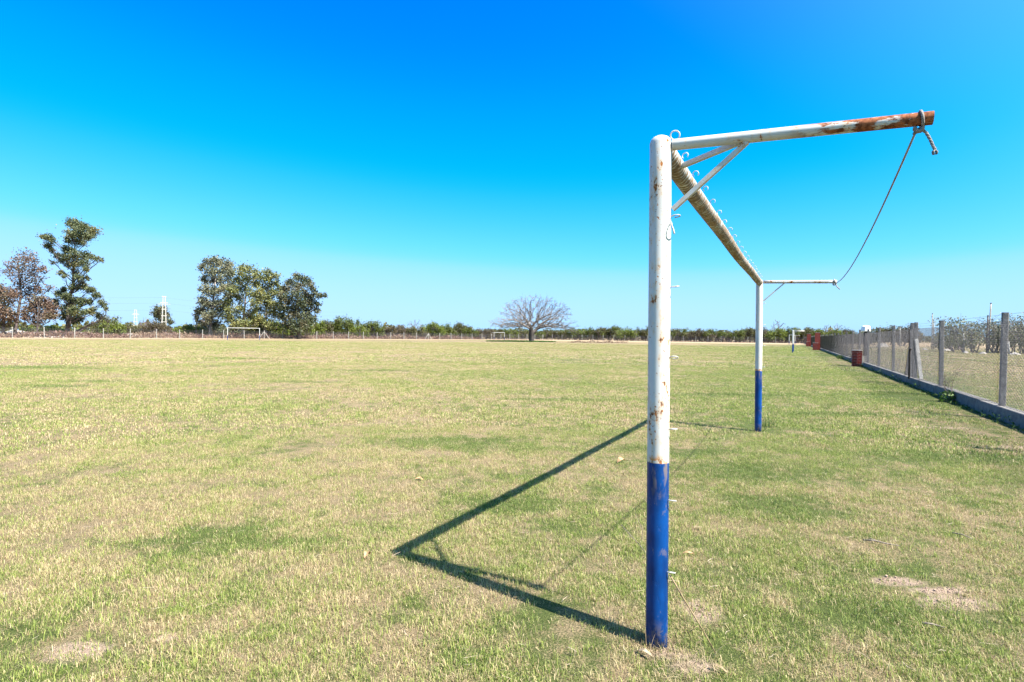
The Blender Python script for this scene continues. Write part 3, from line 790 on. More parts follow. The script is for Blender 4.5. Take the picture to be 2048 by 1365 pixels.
leafy_tree('tallest eucalyptus with open upper crown beside the russet tree', 120, [(134, 660), (138, 610), (146, 565), (147, 520), (152, 460)],
  [(145, 447, 13, 10), (158, 452, 12, 10), (172, 455, 10, 9), (187, 462, 12, 12), (150, 466, 16, 11), (166, 472, 14, 10), (140, 478, 10, 12), (158, 486, 12, 8), (178, 474, 10, 8),
   (88, 474, 9, 7), (100, 478, 10, 9), (96, 490, 9, 8), (105, 500, 7, 7), (115, 512, 7, 7), (104, 525, 7, 3), (122, 522, 7, 5),
   (136, 500, 11, 9), (150, 510, 13, 8), (134, 516, 12, 8), (168, 512, 12, 6), (183, 513, 8, 6), (194, 518, 8, 4), (204, 521, 5, 3), (152, 528, 14, 8), (168, 528, 10, 6), (170, 540, 8, 5), (140, 530, 8, 6), (122, 546, 7, 5), (130, 552, 6, 4), (150, 545, 7, 5),
   (158, 557, 10, 6), (175, 557, 5, 6), (150, 573, 12, 8), (166, 572, 12, 9), (180, 580, 10, 8), (194, 592, 9, 7), (205, 606, 9, 8), (213, 618, 5, 5),
   (116, 588, 8, 9), (126, 582, 7, 8), (112, 604, 8, 9), (134, 592, 10, 10), (146, 602, 12, 11), (160, 604, 12, 11), (136, 616, 12, 12), (150, 622, 14, 12), (128, 632, 9, 10), (142, 640, 12, 9), (158, 638, 10, 9), (176, 604, 9, 7), (186, 622, 10, 8), (198, 632, 8, 6), (170, 624, 8, 8)],
  M['euc'], M['dark_bark'], .42, 1.15, .30, twigs=5, fat=1.08)
leafy_tree('sparse russet tree left of the tallest eucalyptus', 116, [(28, 662), (36, 628), (42, 590), (38, 550), (36, 520)],
  [(50, 512, 16, 5), (62, 520, 12, 5), (38, 520, 14, 5), (24, 532, 14, 6), (48, 534, 18, 7), (70, 540, 14, 7), (88, 540, 9, 6), (14, 545, 9, 4), (30, 548, 18, 5), (55, 556, 14, 6), (78, 560, 12, 6), (40, 572, 14, 7), (62, 580, 14, 8), (84, 578, 10, 5), (100, 578, 9, 4), (26, 586, 12, 8), (50, 592, 14, 8)],
  M['russet'], M['dark_bark'], .34, .55, .36, name='russet_tree', twigs=6)
leafy_tree('low russet tree at the left edge of the view', 112, [(6, 662), (8, 630), (10, 600)],
  [(8, 578, 14, 10), (-14, 590, 16, 12), (22, 590, 12, 8), (4, 602, 18, 12), (12, 622, 16, 12), (-20, 620, 18, 14), (8, 640, 18, 9), (26, 636, 8, 8), (-24, 645, 14, 8)],
  M['russet'], M['dark_bark'], .28, 1.0, .38, name='russet_tree')
leafy_tree('low russet tree between the sparse russet tree and the tallest eucalyptus', 113, [(74, 660), (76, 630), (80, 600)],
  [(70, 602, 14, 8), (88, 602, 12, 9), (60, 618, 14, 9), (82, 620, 16, 10), (104, 618, 10, 9), (72, 636, 16, 8), (96, 636, 12, 9), (50, 634, 9, 8), (112, 632, 7, 7)],
  M['russet'], M['dark_bark'], .22, 1.0, .38, name='russet_tree')
GT = 'eucalyptus trees standing together behind the broadside goal'
leafy_tree('tall greyish eucalyptus at the left end of the tree group', 140, [(420, 664), (424, 620), (430, 575), (432, 535)],
  [(414, 526, 9, 8), (430, 521, 10, 7), (443, 524, 11, 8), (457, 532, 9, 9), (404, 535, 7, 6), (424, 540, 12, 9), (444, 542, 13, 9), (462, 548, 8, 8), (413, 556, 9, 10), (432, 560, 12, 10), (452, 560, 12, 9), (410, 578, 8, 11), (426, 584, 11, 10), (446, 580, 10, 8), (406, 602, 9, 12), (422, 608, 11, 11), (438, 604, 9, 9), (404, 626, 11, 10), (420, 632, 12, 10), (436, 628, 9, 9), (392, 634, 5, 7), (412, 646, 14, 8), (430, 648, 12, 8), (398, 620, 5, 7), (395, 642, 4, 5), (462, 574, 9, 9), (458, 594, 9, 9), (450, 614, 10, 9)],
  M['euc_grey'], M['euc_bark'], .42, 1.1, .42, GT)
leafy_tree('olive eucalyptus second from the left in the tree group', 136, [(486, 664), (488, 630), (492, 590), (496, 550)],
  [(490, 535, 10, 6), (504, 541, 12, 7), (481, 545, 10, 7), (515, 552, 10, 8), (496, 556, 13, 8), (478, 562, 10, 8), (510, 568, 10, 9), (486, 576, 12, 8), (468, 580, 10, 9), (502, 586, 10, 9), (520, 588, 10, 10), (474, 598, 12, 9), (456, 606, 10, 8), (462, 622, 11, 9), (478, 618, 9, 8), (452, 636, 10, 9), (470, 642, 13, 8), (488, 646, 12, 8), (506, 622, 8, 7), (504, 606, 8, 7), (496, 632, 10, 8), (516, 638, 9, 8), (500, 652, 14, 7)],
  M['euc_y'], M['euc_bark'], .40, 1.05, .42, GT)
leafy_tree('olive eucalyptus third from the left in the tree group', 142, [(530, 664), (532, 630), (536, 590), (538, 560)],
  [(534, 546, 8, 6), (545, 552, 10, 7), (528, 560, 9, 7), (548, 566, 10, 8), (534, 576, 12, 8), (552, 584, 9, 8), (538, 594, 12, 9), (522, 602, 9, 8), (548, 606, 10, 8), (532, 614, 13, 8), (518, 622, 9, 7), (545, 624, 9, 8), (530, 640, 14, 8), (510, 642, 9, 8), (561, 580, 8, 8), (562, 598, 8, 9), (557, 616, 9, 9), (540, 652, 13, 7), (560, 632, 8, 8)],
  M['euc_y'], M['euc_bark'], .36, 1.05, .42, GT)
leafy_tree('dark eucalyptus at the right end of the tree group', 138, [(598, 664), (598, 630), (596, 600), (598, 565)],
  [(591, 553, 9, 5), (603, 558, 9, 6), (614, 561, 8, 6), (584, 566, 10, 7), (602, 572, 13, 7), (622, 574, 9, 8), (572, 576, 9, 8), (592, 586, 12, 8), (612, 590, 12, 9), (630, 590, 6, 7), (642, 592, 6, 4), (650, 590, 4, 4), (566, 594, 9, 9), (582, 602, 12, 9), (602, 606, 13, 9), (622, 606, 10, 8), (638, 608, 6, 5), (572, 618, 11, 9), (592, 622, 14, 9), (614, 622, 12, 8), (632, 620, 8, 5), (582, 636, 12, 8), (604, 638, 14, 7), (566, 636, 8, 8), (572, 652, 12, 7), (598, 652, 14, 7), (622, 640, 11, 7)],
  M['euc_d'], M['dark_bark'], .42, 1.25, .42, GT)
leafy_tree('small round dark tree behind the near concrete pylon', 205, [(325, 664), (325, 645), (325, 630)],
  [(317, 618, 8, 6), (326, 619, 7, 6), (312, 628, 7, 7), (324, 630, 10, 7), (334, 630, 6, 6), (320, 640, 9, 5), (334, 642, 8, 5), (342, 646, 5, 4)],
  M['euc_d'], M['dark_bark'], .3, 1.3, .55, name='round_tree')

# --- leafless spreading tree: grown towards points scattered through its dome
def grow_tree(attract, trunk_pts, step, kill, infl, iters=120):
    nodes = [np.array(q, float) for q in trunk_pts]; par = [-1] + list(range(len(trunk_pts) - 1))
    A = np.array(attract, float)
    N = np.array(nodes)
    near = np.full(len(A), 1e9); idx = np.zeros(len(A), int)
    def upd(start):
        nonlocal near, idx
        for j in range(start, len(nodes)):
            d = np.linalg.norm(A - nodes[j], axis=1); m = d < near
            near[m] = d[m]; idx[m] = j
    upd(0)
    for it in range(iters):
        act = near < infl
        if not act.any(): break
        n0 = len(nodes)
        for j in np.unique(idx[act]):
            sel = act & (idx == j)
            v = A[sel] - nodes[j]; v /= np.linalg.norm(v, axis=1)[:, None]
            d = v.mean(0) + rng.normal(size=3) * .12; L = np.linalg.norm(d)
            if L < .05: continue
            q = nodes[j] + d / L * step
            nodes.append(q); par.append(j)
        if len(nodes) == n0: break
        upd(n0)
        keep = near > kill
        A, near, idx = A[keep], near[keep], idx[keep]
        if len(A) == 0: break
    return np.array(nodes), par
def tree_tubes(nodes, par, tip, expo, rmax):
    n = len(nodes); ch = [[] for _ in range(n)]
    for i, p in enumerate(par):
        if p >= 0: ch[p].append(i)
    r = np.zeros(n)
    for i in range(n - 1, -1, -1):
        r[i] = tip if not ch[i] else sum(r[c] ** expo for c in ch[i]) ** (1 / expo)
    r = np.minimum(r, rmax)
    big, small = MB(), MB()
    stack = [(0, None)]
    while stack:
        i, p = stack.pop()
        pts, rd = ([V(nodes[p])], [min(r[p], r[i] * 1.25)]) if p is not None else ([], [])
        while True:
            pts.append(V(nodes[i])); rd.append(r[i])
            if not ch[i]: break
            c = sorted(ch[i], key=lambda q: -r[q])
            for q in c[1:]: stack.append((q, i))
            i = c[0]
        if len(pts) >= 2:
            R0 = rd[0]
            (big if R0 > tip * 4 else small).tube(pts, rd, 8 if R0 > .15 else (5 if R0 > tip * 2.5 else 3), cap=False)
    return big, small
def bare_tree(label, base, attract, trunk_pts, step, kill, infl, tip, expo, rmax, name='bare_tree', mats=('bare_bark', 'bare_bark'), group=None):
    e = tag(empty(name, (float(base[0]), float(base[1]), 0)), label, 'tree', group)
    nd, pr = grow_tree(attract, trunk_pts, step, kill, infl)
    b, s = tree_tubes(nd, pr, tip, expo, rmax)
    b.build('trunk', M[mats[0]], e, True)
    if s.n: s.build('crown', M[mats[1]], e)
    return e, nd
TB = ground(1063, 684.5); Yt = float(TB[1]); st = Yt / F_PX
# dome of the crown: flat spreading umbrella, a little lopsided, hollow inside
att = []
while len(att) < 2900:
    v = rng.normal(size=3); v /= np.linalg.norm(v)
    rr = rng.uniform(.10, 1) ** .55
    q = v * rr * np.array([10.5, 8.6, 8.8])
    if q[2] < -.2: continue
    q[2] = q[2] * .96 + 3.05 - .014 * (q[0] ** 2 + q[1] ** 2) * .45
    q[0] += -.1 + .05 * q[2]
    if math.sin(2.6 * math.atan2(q[2] - 3, q[0]) + .9) * math.cos(1.9 * math.atan2(q[1], abs(q[0]) + .1)) > .86 and rr > .6: continue
    if q[0] > 0: q[0] *= 1.1
    if q[2] > 11.8 or (q[2] < 3.1 + rng.normal() * .3): continue
    if rng.random() < .25 * (1 - rr): continue
    att.append(q)
for _ in range(160):                                 # drooping outer bough on the right
    t = rng.uniform(0, 1); att.append(np.array([7.0 + 5.2 * t, rng.normal() * 1.4, 3.9 - 2.0 * t + rng.normal() * .45]))
trunk_pts = [(0, 0, -.1), (.02, 0, .6), (.0, .05, 1.2), (-.03, .05, 1.8), (0, 0, 2.3)]
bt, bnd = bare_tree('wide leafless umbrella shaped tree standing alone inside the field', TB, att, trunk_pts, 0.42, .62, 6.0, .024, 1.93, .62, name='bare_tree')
# thin end twigs all over the crown
tw = MB()
tips = bnd[rng.choice(len(bnd), 6500)]
for q in tips:
    rad = math.hypot(q[0], q[1])
    if q[2] < 3.3: continue
    d = np.array([q[0], q[1], 3.0]) / (np.linalg.norm(q) + .1) + rng.normal(size=3) * .5; d /= np.linalg.norm(d); L = rng.uniform(.35, .95)
    tw.tube([V(q), V(q + d * L * .5 + rng.normal(size=3) * .05), V(q + d * L)], [.016, .012, .007], 3, cap=False)
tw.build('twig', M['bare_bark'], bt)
# green grass and weeds growing in its shade
def low_weeds(name, label, pts, size, mat, hmax, base=(0, 0), kind='stuff', aspect=2.2):
    """upright leaf sprays between the ground and hmax at each point"""
    P = np.array(pts, float); o = link(name, leaves_mesh(name, P, size, mat, aspect, -.9), None)
    return tag(o, label, kind=kind)
ws = []
for _ in range(2600):
    a = rng.uniform(0, 6.28); r_ = math.sqrt(rng.random()); x = TB[0] - 2.5 + 8.5 * r_ * math.cos(a); y = TB[1] + 1 + 5 * r_ * math.sin(a)
    ws.append((x, y, rng.uniform(.02, .38) * (1 - .4 * r_)))
low_weeds('grass', 'longer green grass under the leafless spreading tree', ws, .32, M['weedgreen'], .4)
ws = []
for _ in range(700):
    x = TB[0] + rng.uniform(9, 22); y = TB[1] + rng.normal() * 2.0 - 1; ws.append((x, y, rng.uniform(.02, .45) * abs(math.sin(x * .9)) + .03))
low_weeds('dry_weeds', 'dry reddish weeds to the right of the leafless spreading tree', ws, .3, M['weed'], .4)

# ------------------------------------------------------------------ bushes and scrub beyond the wire fences
def fence_Y(px):
    """distance of the wire fence line at that bearing"""
    d = ray(px, 680)[:2]
    for a, b in ((LEFT_END - dL * 44, CORNER), (CORNER, BACK_END + (BACK_END - CORNER))):
        e = b - a; den = d[0] * e[1] - d[1] * e[0]
        if abs(den) < 1e-9: continue
        t = (a[0] * e[1] - a[1] * e[0]) / den; s_ = (a[0] * d[1] - a[1] * d[0]) / den
        if 0 <= s_ <= 1 and t > 0: return float(t * d[1])
    return 165.0
def bush(label, px, top, hw, mat='bush', back=10.0, Y=None, group=None, dens=1.0, bare=.2, name='thorn_bush', cat='bush', low=.28, leaf=.30):
    Y = (fence_Y(px) + back) if Y is None else Y
    b = at(px, 680, Y); b[2] = 0; s = Y / F_PX
    h = float(at(px, top, Y)[2]); w = hw * s
    e = tag(empty(name, tuple(b)), label, cat, group)
    st_ = MB(); pts = []
    w *= 1.3; n = max(5, int(w * 1.7))
    for i in range(n):
        x = (-1 + 2 * (i + .5) / n) * w * .86 + rng.normal() * .15 * w / n; y = rng.normal() * w * .30
        ph = h * (1 - .45 * abs(x / w) ** 2.4) * rng.uniform(.84, 1.03)
        for fz, fr in ((.70, .36), (.36, .30)):
            cz = ph * fz * rng.uniform(.94, 1.06); c = np.array([x + rng.normal() * .2, y, cz]); rr = np.array([w / n * 1.9 + .35, w * .33 + .4, ph * fr])
            if fz < .5 and low > .3 and rng.random() < .55: continue
            vol = rr[0] * rr[2]
            pts.append(ellipsoid_pts(c, rr, int(190 * vol * dens), subs=int(9 + vol * 3), tight=.27, stray=.05))
        c[2] = ph * .68; cz = ph * .62
        for _ in range(3):
            f0 = (x * .75 + rng.normal() * .25, y * .8 + rng.normal() * .2, 0)
            p = branchy(st_, f0, (x + rng.normal() * rr[0] * .5, y + rng.normal() * .5, cz + rng.uniform(-.1, .5) * rr[2]), .075, .03, 4, .1, 4)
            for _ in range(4):
                v = rng.normal(size=3); v[2] = abs(v[2]); v = v / np.linalg.norm(v)
                branchy(st_, p[random.randint(1, 4)], c + v * rr * rng.uniform(.7, 1.12 + bare), .028, .012, 3, .1, 3)
    st_.build('stems', M['twig_far'], e)
    pts = np.concatenate(pts); pts = pts[(pts[:, 2] > h * low * .45)]
    link('crown', leaves_mesh('crown', pts, leaf, M[mat], 1.3), e)
    return e
bush('grey green low tree right behind the tallest eucalyptus', 208, 632, 22, 'bush_o', 30, dens=.9)
bush('bright green bush to the right of the tallest eucalyptus', 226, 641, 18, 'bush_b', 24)
bush('low olive bush between the far pylon and the tallest eucalyptus', 254, 648, 22, 'bush_o', 34)
bush('low green bush showing between the trunks of the tallest eucalyptus and russet tree', 100, 650, 34, 'bush_b', 26, low=.1)
bush('reddish brown bush in front of the small round dark tree', 308, 640, 20, 'bush_br', 30)
bush('brownish low bush right of the near concrete pylon', 345, 650, 14, 'bush_br', 40)
bush('low yellow green bush left of the eucalyptus group', 380, 648, 22, 'bush_b', 22)
bush('bright green bush right behind the crossbar of the broadside goal', 518, 636, 22, 'bush_b', 12)
bush('green bush under the third eucalyptus of the group', 553, 640, 20, 'bush_b', 14)
bush('olive green bush under the dark eucalyptus', 588, 644, 20, 'bush', 14)
bush('green bush at the right foot of the dark eucalyptus', 622, 633, 19, 'bush_b', 13)
bush('green brown bush next to the right foot of the dark eucalyptus', 652, 639, 18, 'bush_o', 16)
bush('tall rounded green bush, highest of those right of the eucalyptus group', 690, 631, 22, 'bush', 14)
bush('small bright green bush under the highest rounded bush', 716, 648, 14, 'bush_b', 6)
bush('rounded green bush at the end of the tall bushes, before the gap in the scrub', 741, 638, 22, 'bush', 12)
bush('low brownish bush just right of the gap in the scrub', 793, 649, 20, 'bush_br', 14)
bush('low olive bush under the pale leafless scrub tree', 826, 654, 22, 'bush_o', 12)
bush('green bush just right of the pale leafless scrub tree', 866, 645, 22, 'bush_b', 14)
bush('smaller green bush midway between pale scrub tree and spreading tree', 895, 649, 16, 'bush', 14)
bush('greyish bush left of the small far goal', 920, 645, 20, 'bush_o', 16, bare=.4)
bush('green bush partly behind the greyish bush left of the far goal', 938, 653, 15, 'bush', 12)
bush('brownish green bush last before the small far goal', 966, 656, 20, 'bush_br', 12)
lbl = ['behind the small far goal', 'right of the small far goal', 'left of the spreading tree trunk', 'right behind the spreading tree trunk', 'right of the spreading tree trunk']
for i, (px, tp_, hw, mt) in enumerate([(992, 657, 18, 'bush_o'), (1016, 656, 18, 'bush'), (1040, 658, 18, 'bush_o'), (1066, 658, 18, 'bush'), (1090, 658, 18, 'bush_o')]):
    bush('low dark green bush ' + lbl[i] + ' beyond the fence', px, tp_, hw, mt, 10)
G2 = 'thorn bushes in the unbroken row behind the back fence'
row = [(1116, 656, 18, 'bush_o'), (1140, 654, 18, 'bush'), (1163, 655, 17, 'bush_b'), (1184, 657, 16, 'bush'), (1207, 655, 18, 'bush_o'), (1231, 653, 18, 'bush'), (1254, 657, 18, 'bush_b'), (1277, 656, 18, 'bush_o'),
       (1300, 657, 18, 'bush_o'), (1326, 657, 18, 'bush'), (1350, 657, 18, 'bush_o'), (1375, 656, 19, 'bush'), (1400, 659, 18, 'bush_br'), (1425, 658, 19, 'bush'), (1450, 659, 18, 'bush_o'), (1477, 656, 20, 'bush'), (1503, 655, 19, 'bush_o'),
       (1530, 657, 20, 'bush_br'), (1557, 654, 20, 'bush_b'), (1586, 652, 20, 'bush'), (1612, 656, 20, 'bush_o'), (1640, 658, 20, 'bush'), (1668, 657, 22, 'bush_b'), (1696, 660, 20, 'bush_br')]
for i, (px, tp_, hw, mt) in enumerate(row):
    if px < 1300: lab = f"{['first','second','third','fourth','fifth','sixth','seventh','eighth'][i]} thorn bush behind the back fence, counted from the spreading tree rightwards"
    elif px < 1345: lab = ('thorn bush behind the back fence hidden partly by the near white goal post' if i == 8 else 'thorn bush behind the back fence just right of the near white goal post')
    elif px < 1500: lab = f"{['first','second','third','fourth','fifth','sixth'][i-10]} thorn bush in the row between the two near goal posts, counted from the left"
    else: lab = f"{['first','second','third','fourth','fifth','sixth','seventh','eighth'][i-16]} thorn bush in the row right of the second near goal post"
    bush(lab, px, tp_ + random.uniform(-3, 2.5), hw, mt, 9 + (i % 3) * 3, group=G2, low=.34)
# scrub behind that closes the gaps, read as one mass
pts = []; tn = []
for i in range(17000):
    px = rng.uniform(770, 1760); Y = fence_Y(px) + 18 + abs(rng.normal()) * 9
    b = at(px, 680, Y); htop = 3.4 + .9 * math.sin(px * .11) + .7 * math.sin(px * .043 + 1)
    pts.append((b[0], b[1], htop * rng.uniform(.05, 1) ** .7))
sc = link('thorn_scrub', leaves_mesh('thorn_scrub', pts, .62, M['bush_o'], 1.3)); tag(sc, 'dense green brown thorn scrub massed behind the row of bushes', kind='stuff')
# dark leafless twigs at its foot
mb = MB()
for i in range(2600):
    px = rng.uniform(600, 1740); Y = fence_Y(px) + rng.uniform(3.5, 15); b = at(px, 680, Y); b[2] = 0
    h = rng.uniform(.8, 2.4); v = rng.normal(size=3) * .5
    mb.tube([V(b), V(b + np.array([v[0] * .5, v[1] * .5, h * .6])), V(b + np.array([v[0] * 1.2, v[1] * 1.2, h]))], [.045, .035, .012], 3, cap=False)
tag(mb.build('dead_undergrowth', M['darkwood']), 'dark leafless undergrowth at the foot of the thorn scrub', kind='stuff')

def small_bare(label, px, base_py, top, hw, Y, tip=.03, n=260, mats=('twig_far', 'twig_far'), flat=.55):
    s = Y / F_PX; b = at(px, base_py, Y); h = float(at(px, top, Y)[2]); w = hw * s; A = []
    for _ in range(n):
        v = rng.normal(size=3); v /= np.linalg.norm(v); v[2] = abs(v[2]); q = v * rng.uniform(.3, 1) ** .6 * np.array([w, w * .8, h * flat]); q[2] += h * (1 - flat); A.append(q)
    bare_tree(label, b, A, [(0, 0, -.1), (0, .05, h * .15), (.05, 0, h * .3)], h * .05, h * .07, h * .6, tip, 2.2, .22, 'leafless_tree', mats)
# distant tree line on the horizon
pts = []
for i in range(16000):
    px = rng.uniform(-250, 800) if i % 3 else rng.uniform(1640, 2350)
    Y = rng.uniform(300, 360); b = at(px, 680, Y); hh = 5.2 + 1.6 * math.sin(px * .05) + 1.2 * math.sin(px * .17 + 2) + .8 * math.sin(px * .41)
    pts.append((b[0], b[1], hh * rng.random() ** .8))
tag(link('distant_wood', leaves_mesh('distant_wood', pts, 1.5, M['bush_o'], 1.3)), 'low grey green line of distant trees on the horizon', kind='stuff')
bush('dark undergrowth at the foot of the grey eucalyptus', 432, 650, 18, 'euc_d', 24, low=.05)
bush('dark undergrowth at the foot of the second eucalyptus', 482, 644, 20, 'euc_d', 26, low=.05)
bush('dark undergrowth between the third and the dark eucalyptus', 548, 640, 16, 'euc_d', 28, low=.05)

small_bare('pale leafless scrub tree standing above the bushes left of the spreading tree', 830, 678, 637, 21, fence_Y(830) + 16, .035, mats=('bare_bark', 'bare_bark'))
small_bare('purplish leafless tree left of the near concrete pylon', 292, 664, 634, 17, 165, .04)
small_bare('leafless tree showing over the scrub right of the second near goal post', 1556, 686, 637, 17, 192, .045)
small_bare('leafless tree showing over the scrub near the far end of the concrete fence, left one', 1654, 688, 647, 12, 196, .05)
small_bare('leafless tree showing over the scrub near the far end of the concrete fence, right one', 1674, 688, 645, 13, 200, .05)
small_bare('thin leafless bush at the left foot of the grey eucalyptus', 392, 664, 622, 9, 142, .03)

# weeds, sand and rubble on the waste ground beyond the left fence
pts = []
for i in range(30000):
    t = rng.uniform(-40, 120); off = .6 + 29 * rng.random() ** 1.4
    p = LEFT_END + dL * t + np.array([-dL[1], dL[0]]) * off
    pts.append((p[0], p[1], rng.uniform(.02, .95 + .35 * math.sin(t * .31) + .25 * math.sin(t * 1.3 + off))))
low_weeds('dry_weeds', 'purple brown dry weeds beyond the left wire fence', pts, .42, M['weed'], 1)
def mound_mesh(r, h, seed, name, mat):
    rs = np.random.default_rng(seed); mb = MB(); n, m = 12, 4; vs = [(0, 0, h)]; fs = []
    for j in range(1, m + 1):
        f = j / m
        for i in range(n):
            a = 2 * math.pi * i / n; q = r * f * (1 + rs.normal() * .10); vs.append((q * math.cos(a), q * math.sin(a) * .7, h * (1 - f ** 1.6) + rs.normal() * h * .10 * (f < 1) - (.05 if j == m else 0)))
    for i in range(n): fs.append((0, 1 + i, 1 + (i + 1) % n))
    for j in range(m - 1):
        for i in range(n):
            a = 1 + j * n; fs.append((a + i, a + n + i, a + n + (i + 1) % n, a + (i + 1) % n))
    return mb.add(vs, fs).mesh(name, mat)
mounds = [(3, 656, 22, .7, 'at the far left edge'), (34, 658, 24, .9, 'at the foot of the sparse russet tree'), (60, 660, 20, .6, 'just left of the tallest eucalyptus'), (104, 659, 22, .8, 'before the leaning trunks of the tallest eucalyptus'), (152, 660, 22, .7, 'right of the tallest eucalyptus trunk'), (250, 662, 26, .5, 'below the far pylon'), (345, 664, 24, .5, 'right of the near concrete pylon'), (90, 671, 8, .35, 'close behind the left fence')]
for i, (px, py, off, h, where) in enumerate(mounds):
    Y = fence_Y(px) + off; b = at(px, 670, Y)
    o = link('sand_mound', mound_mesh(3.6 + (i % 3) * 1.2, h + .45 if off > 15 else h, 40 + i, 'sand_mound', M['rubble']), None, (b[0], b[1], 0))
    tag(o, 'low whitish heap of rubble ' + where, 'heap', 'rubble heaps on the waste ground beyond the left fence')

# ------------------------------------------------------------------ concrete ladder pylons and their wires
def pylon(label, px, top, Y, half, group):
    b = at(px, 670, Y); b[2] = 0; h = float(at(px, top, Y)[2])
    e = tag(empty('pylon', tuple(b), R(28)), label, 'pylon', group)
    for sg in (-1, 1): MB().bar((sg * half, 0, -.2), (sg * half * .38, 0, h), .27, .24).build('leg', M['conc_pale'], e)
    for i, f in enumerate((.07, .22, .37, .52, .68, .84)):
        w = half * (1 - .62 * f) + (.65 if f > .8 else .25)
        MB().bar((-w, 0, h * f), (w, 0, h * f), .26, .24).build('rung', M['conc_pale'], e)
    MB().bar((-1.5, 0, h * .84 - .4), (1.5, 0, h * .84 - .4), .16).build('crossarm', M['conc_pale'], e)
    MB().bar((-.55, 0, h - .1), (.55, 0, h - .1), .3).build('head', M['conc_pale'], e)
    return b, h
PG = 'concrete ladder pylons on the left'
pb, ph = pylon('nearer white concrete ladder pylon left of the eucalyptus group', 328, 593, 155, .62, PG)
qb, qh = pylon('farther and smaller white concrete ladder pylon', 271, 620, 260, .85, PG)
for i, f in enumerate((.97, .83, .66)):
    a = V(pb) + Vector((0, 0, ph * f)); dirs = [Vector((-260, -30, 0)), Vector((26, 90, 0))]
    pts = []
    A0 = a + dirs[0]; A1 = a + dirs[1]
    for s in np.linspace(0, 1, 21): q = A0.lerp(a, s); q.z -= 1.8 * 4 * s * (1 - s); pts.append(q - a)
    for s in np.linspace(0, 1, 9)[1:]: q = a.lerp(A1, s); q.z -= 1.2 * 4 * s * (1 - s); pts.append(q - a)
    o = MB().tube(pts, .014, 4, cap=False).build('power_line', M['wire']); o.location = a
    tag(o, ['topmost', 'middle', 'lowest'][i] + ' of three power lines crossing the sky at the near pylon', 'power line')

# ------------------------------------------------------------------ beyond the concrete fence
bush('large thorn tree with bare upper twigs beyond the nearest concrete post', 1965, 628, 62, 'bush_grey', Y=70, dens=.9, bare=.45, leaf=.19, name='thorn_tree', cat='tree', low=.15)
bush('second thorn tree at the right edge beyond the chain link fence', 2062, 632, 55, 'bush_grey', Y=66, dens=1.0, bare=.45, leaf=.19, name='thorn_tree', cat='tree', low=.15)
bush('rounded olive tree beyond the fence left of the paired concrete posts', 1778, 648, 30, 'bush_o', Y=150, name='thorn_tree', cat='tree')
bush('yellowish tree beyond the fence just behind the paired concrete posts', 1822, 650, 20, 'bush_br', Y=140, name='thorn_tree', cat='tree')
bush('low green bush beyond the fence left of the white topped post', 1718, 664, 26, 'bush', Y=175)
bush('low olive bush beyond the fence between the two slim poles', 1905, 668, 32, 'bush_grey', Y=84, dens=1.2, leaf=.2)
def pole(label, px0, top, px1, base, Y, r, mat, group=None):
    b = at(px1, base, Y); z = 0; b[2] = 0; t = at(px0, top, Y)
    e = tag(empty('pole', tuple(b)), label, 'pole', group)
    a, c = Vector((0, 0, -.2)), V(t) - V(b)
    MB().tube([a, a.lerp(c, .5), c], [r, r * .9, r * .72], 10).build('shaft', mat, e, True)
    MB().tube([c - Vector((0, 0, .05)), c + Vector((0, 0, .06))], [r * .95, r * .8], 10).build('tip', M['darkwood'], e)
pole('slim tall pole beyond the fence between the paired posts and next post', 1865, 628, 1864, 694, 88, .085, M['wood'])
pole('shorter slim pole just right of the slim tall pole', 1867.5, 642, 1867.5, 694, 92, .09, M['wood'])
pole('leaning grey pole in front of the large thorn tree', 1982, 607, 1976, 704, 68, .095, M['wood'])
pole('short dark post left of the leaning grey pole', 1976, 632, 1973, 704, 66, .10, M['darkwood'])
pole('pale stake beyond the fence in front of the large thorn tree', 1927, 666, 1928.5, 700, 70, .09, M['conc_pale'])
pole('pale stake beyond the fence right of the nearest concrete post', 2017, 682, 2019, 707, 62, .10, M['conc_pale'])
pole('pale stake beyond the fence left of the paired concrete posts', 1800, 655, 1800, 692, 110, .10, M['conc_pale'])
for i, (px, Y, where) in enumerate([(1765, 118, 'left of the paired concrete posts'), (1850, 84, 'just right of the paired concrete posts'), (1894, 80, 'behind the second nearest concrete post'), (1932, 66, 'left of the leaning grey pole'), (1966, 62, 'at the foot of the short dark post'), (2030, 60, 'at the right edge')]):
    b = at(px, 690, Y); o = link('rubble_heap', mound_mesh(.35 + .12 * (i % 3) + (1.0 if i == 0 else 0), .28 + (.5 if i == 0 else 0), 80 + i, 'rubble_heap', M['rubble']), None, (b[0], b[1], 0))
    tag(o, 'white scrap of rubble beyond the concrete fence ' + where, 'heap', 'scraps of rubble beyond the concrete fence')

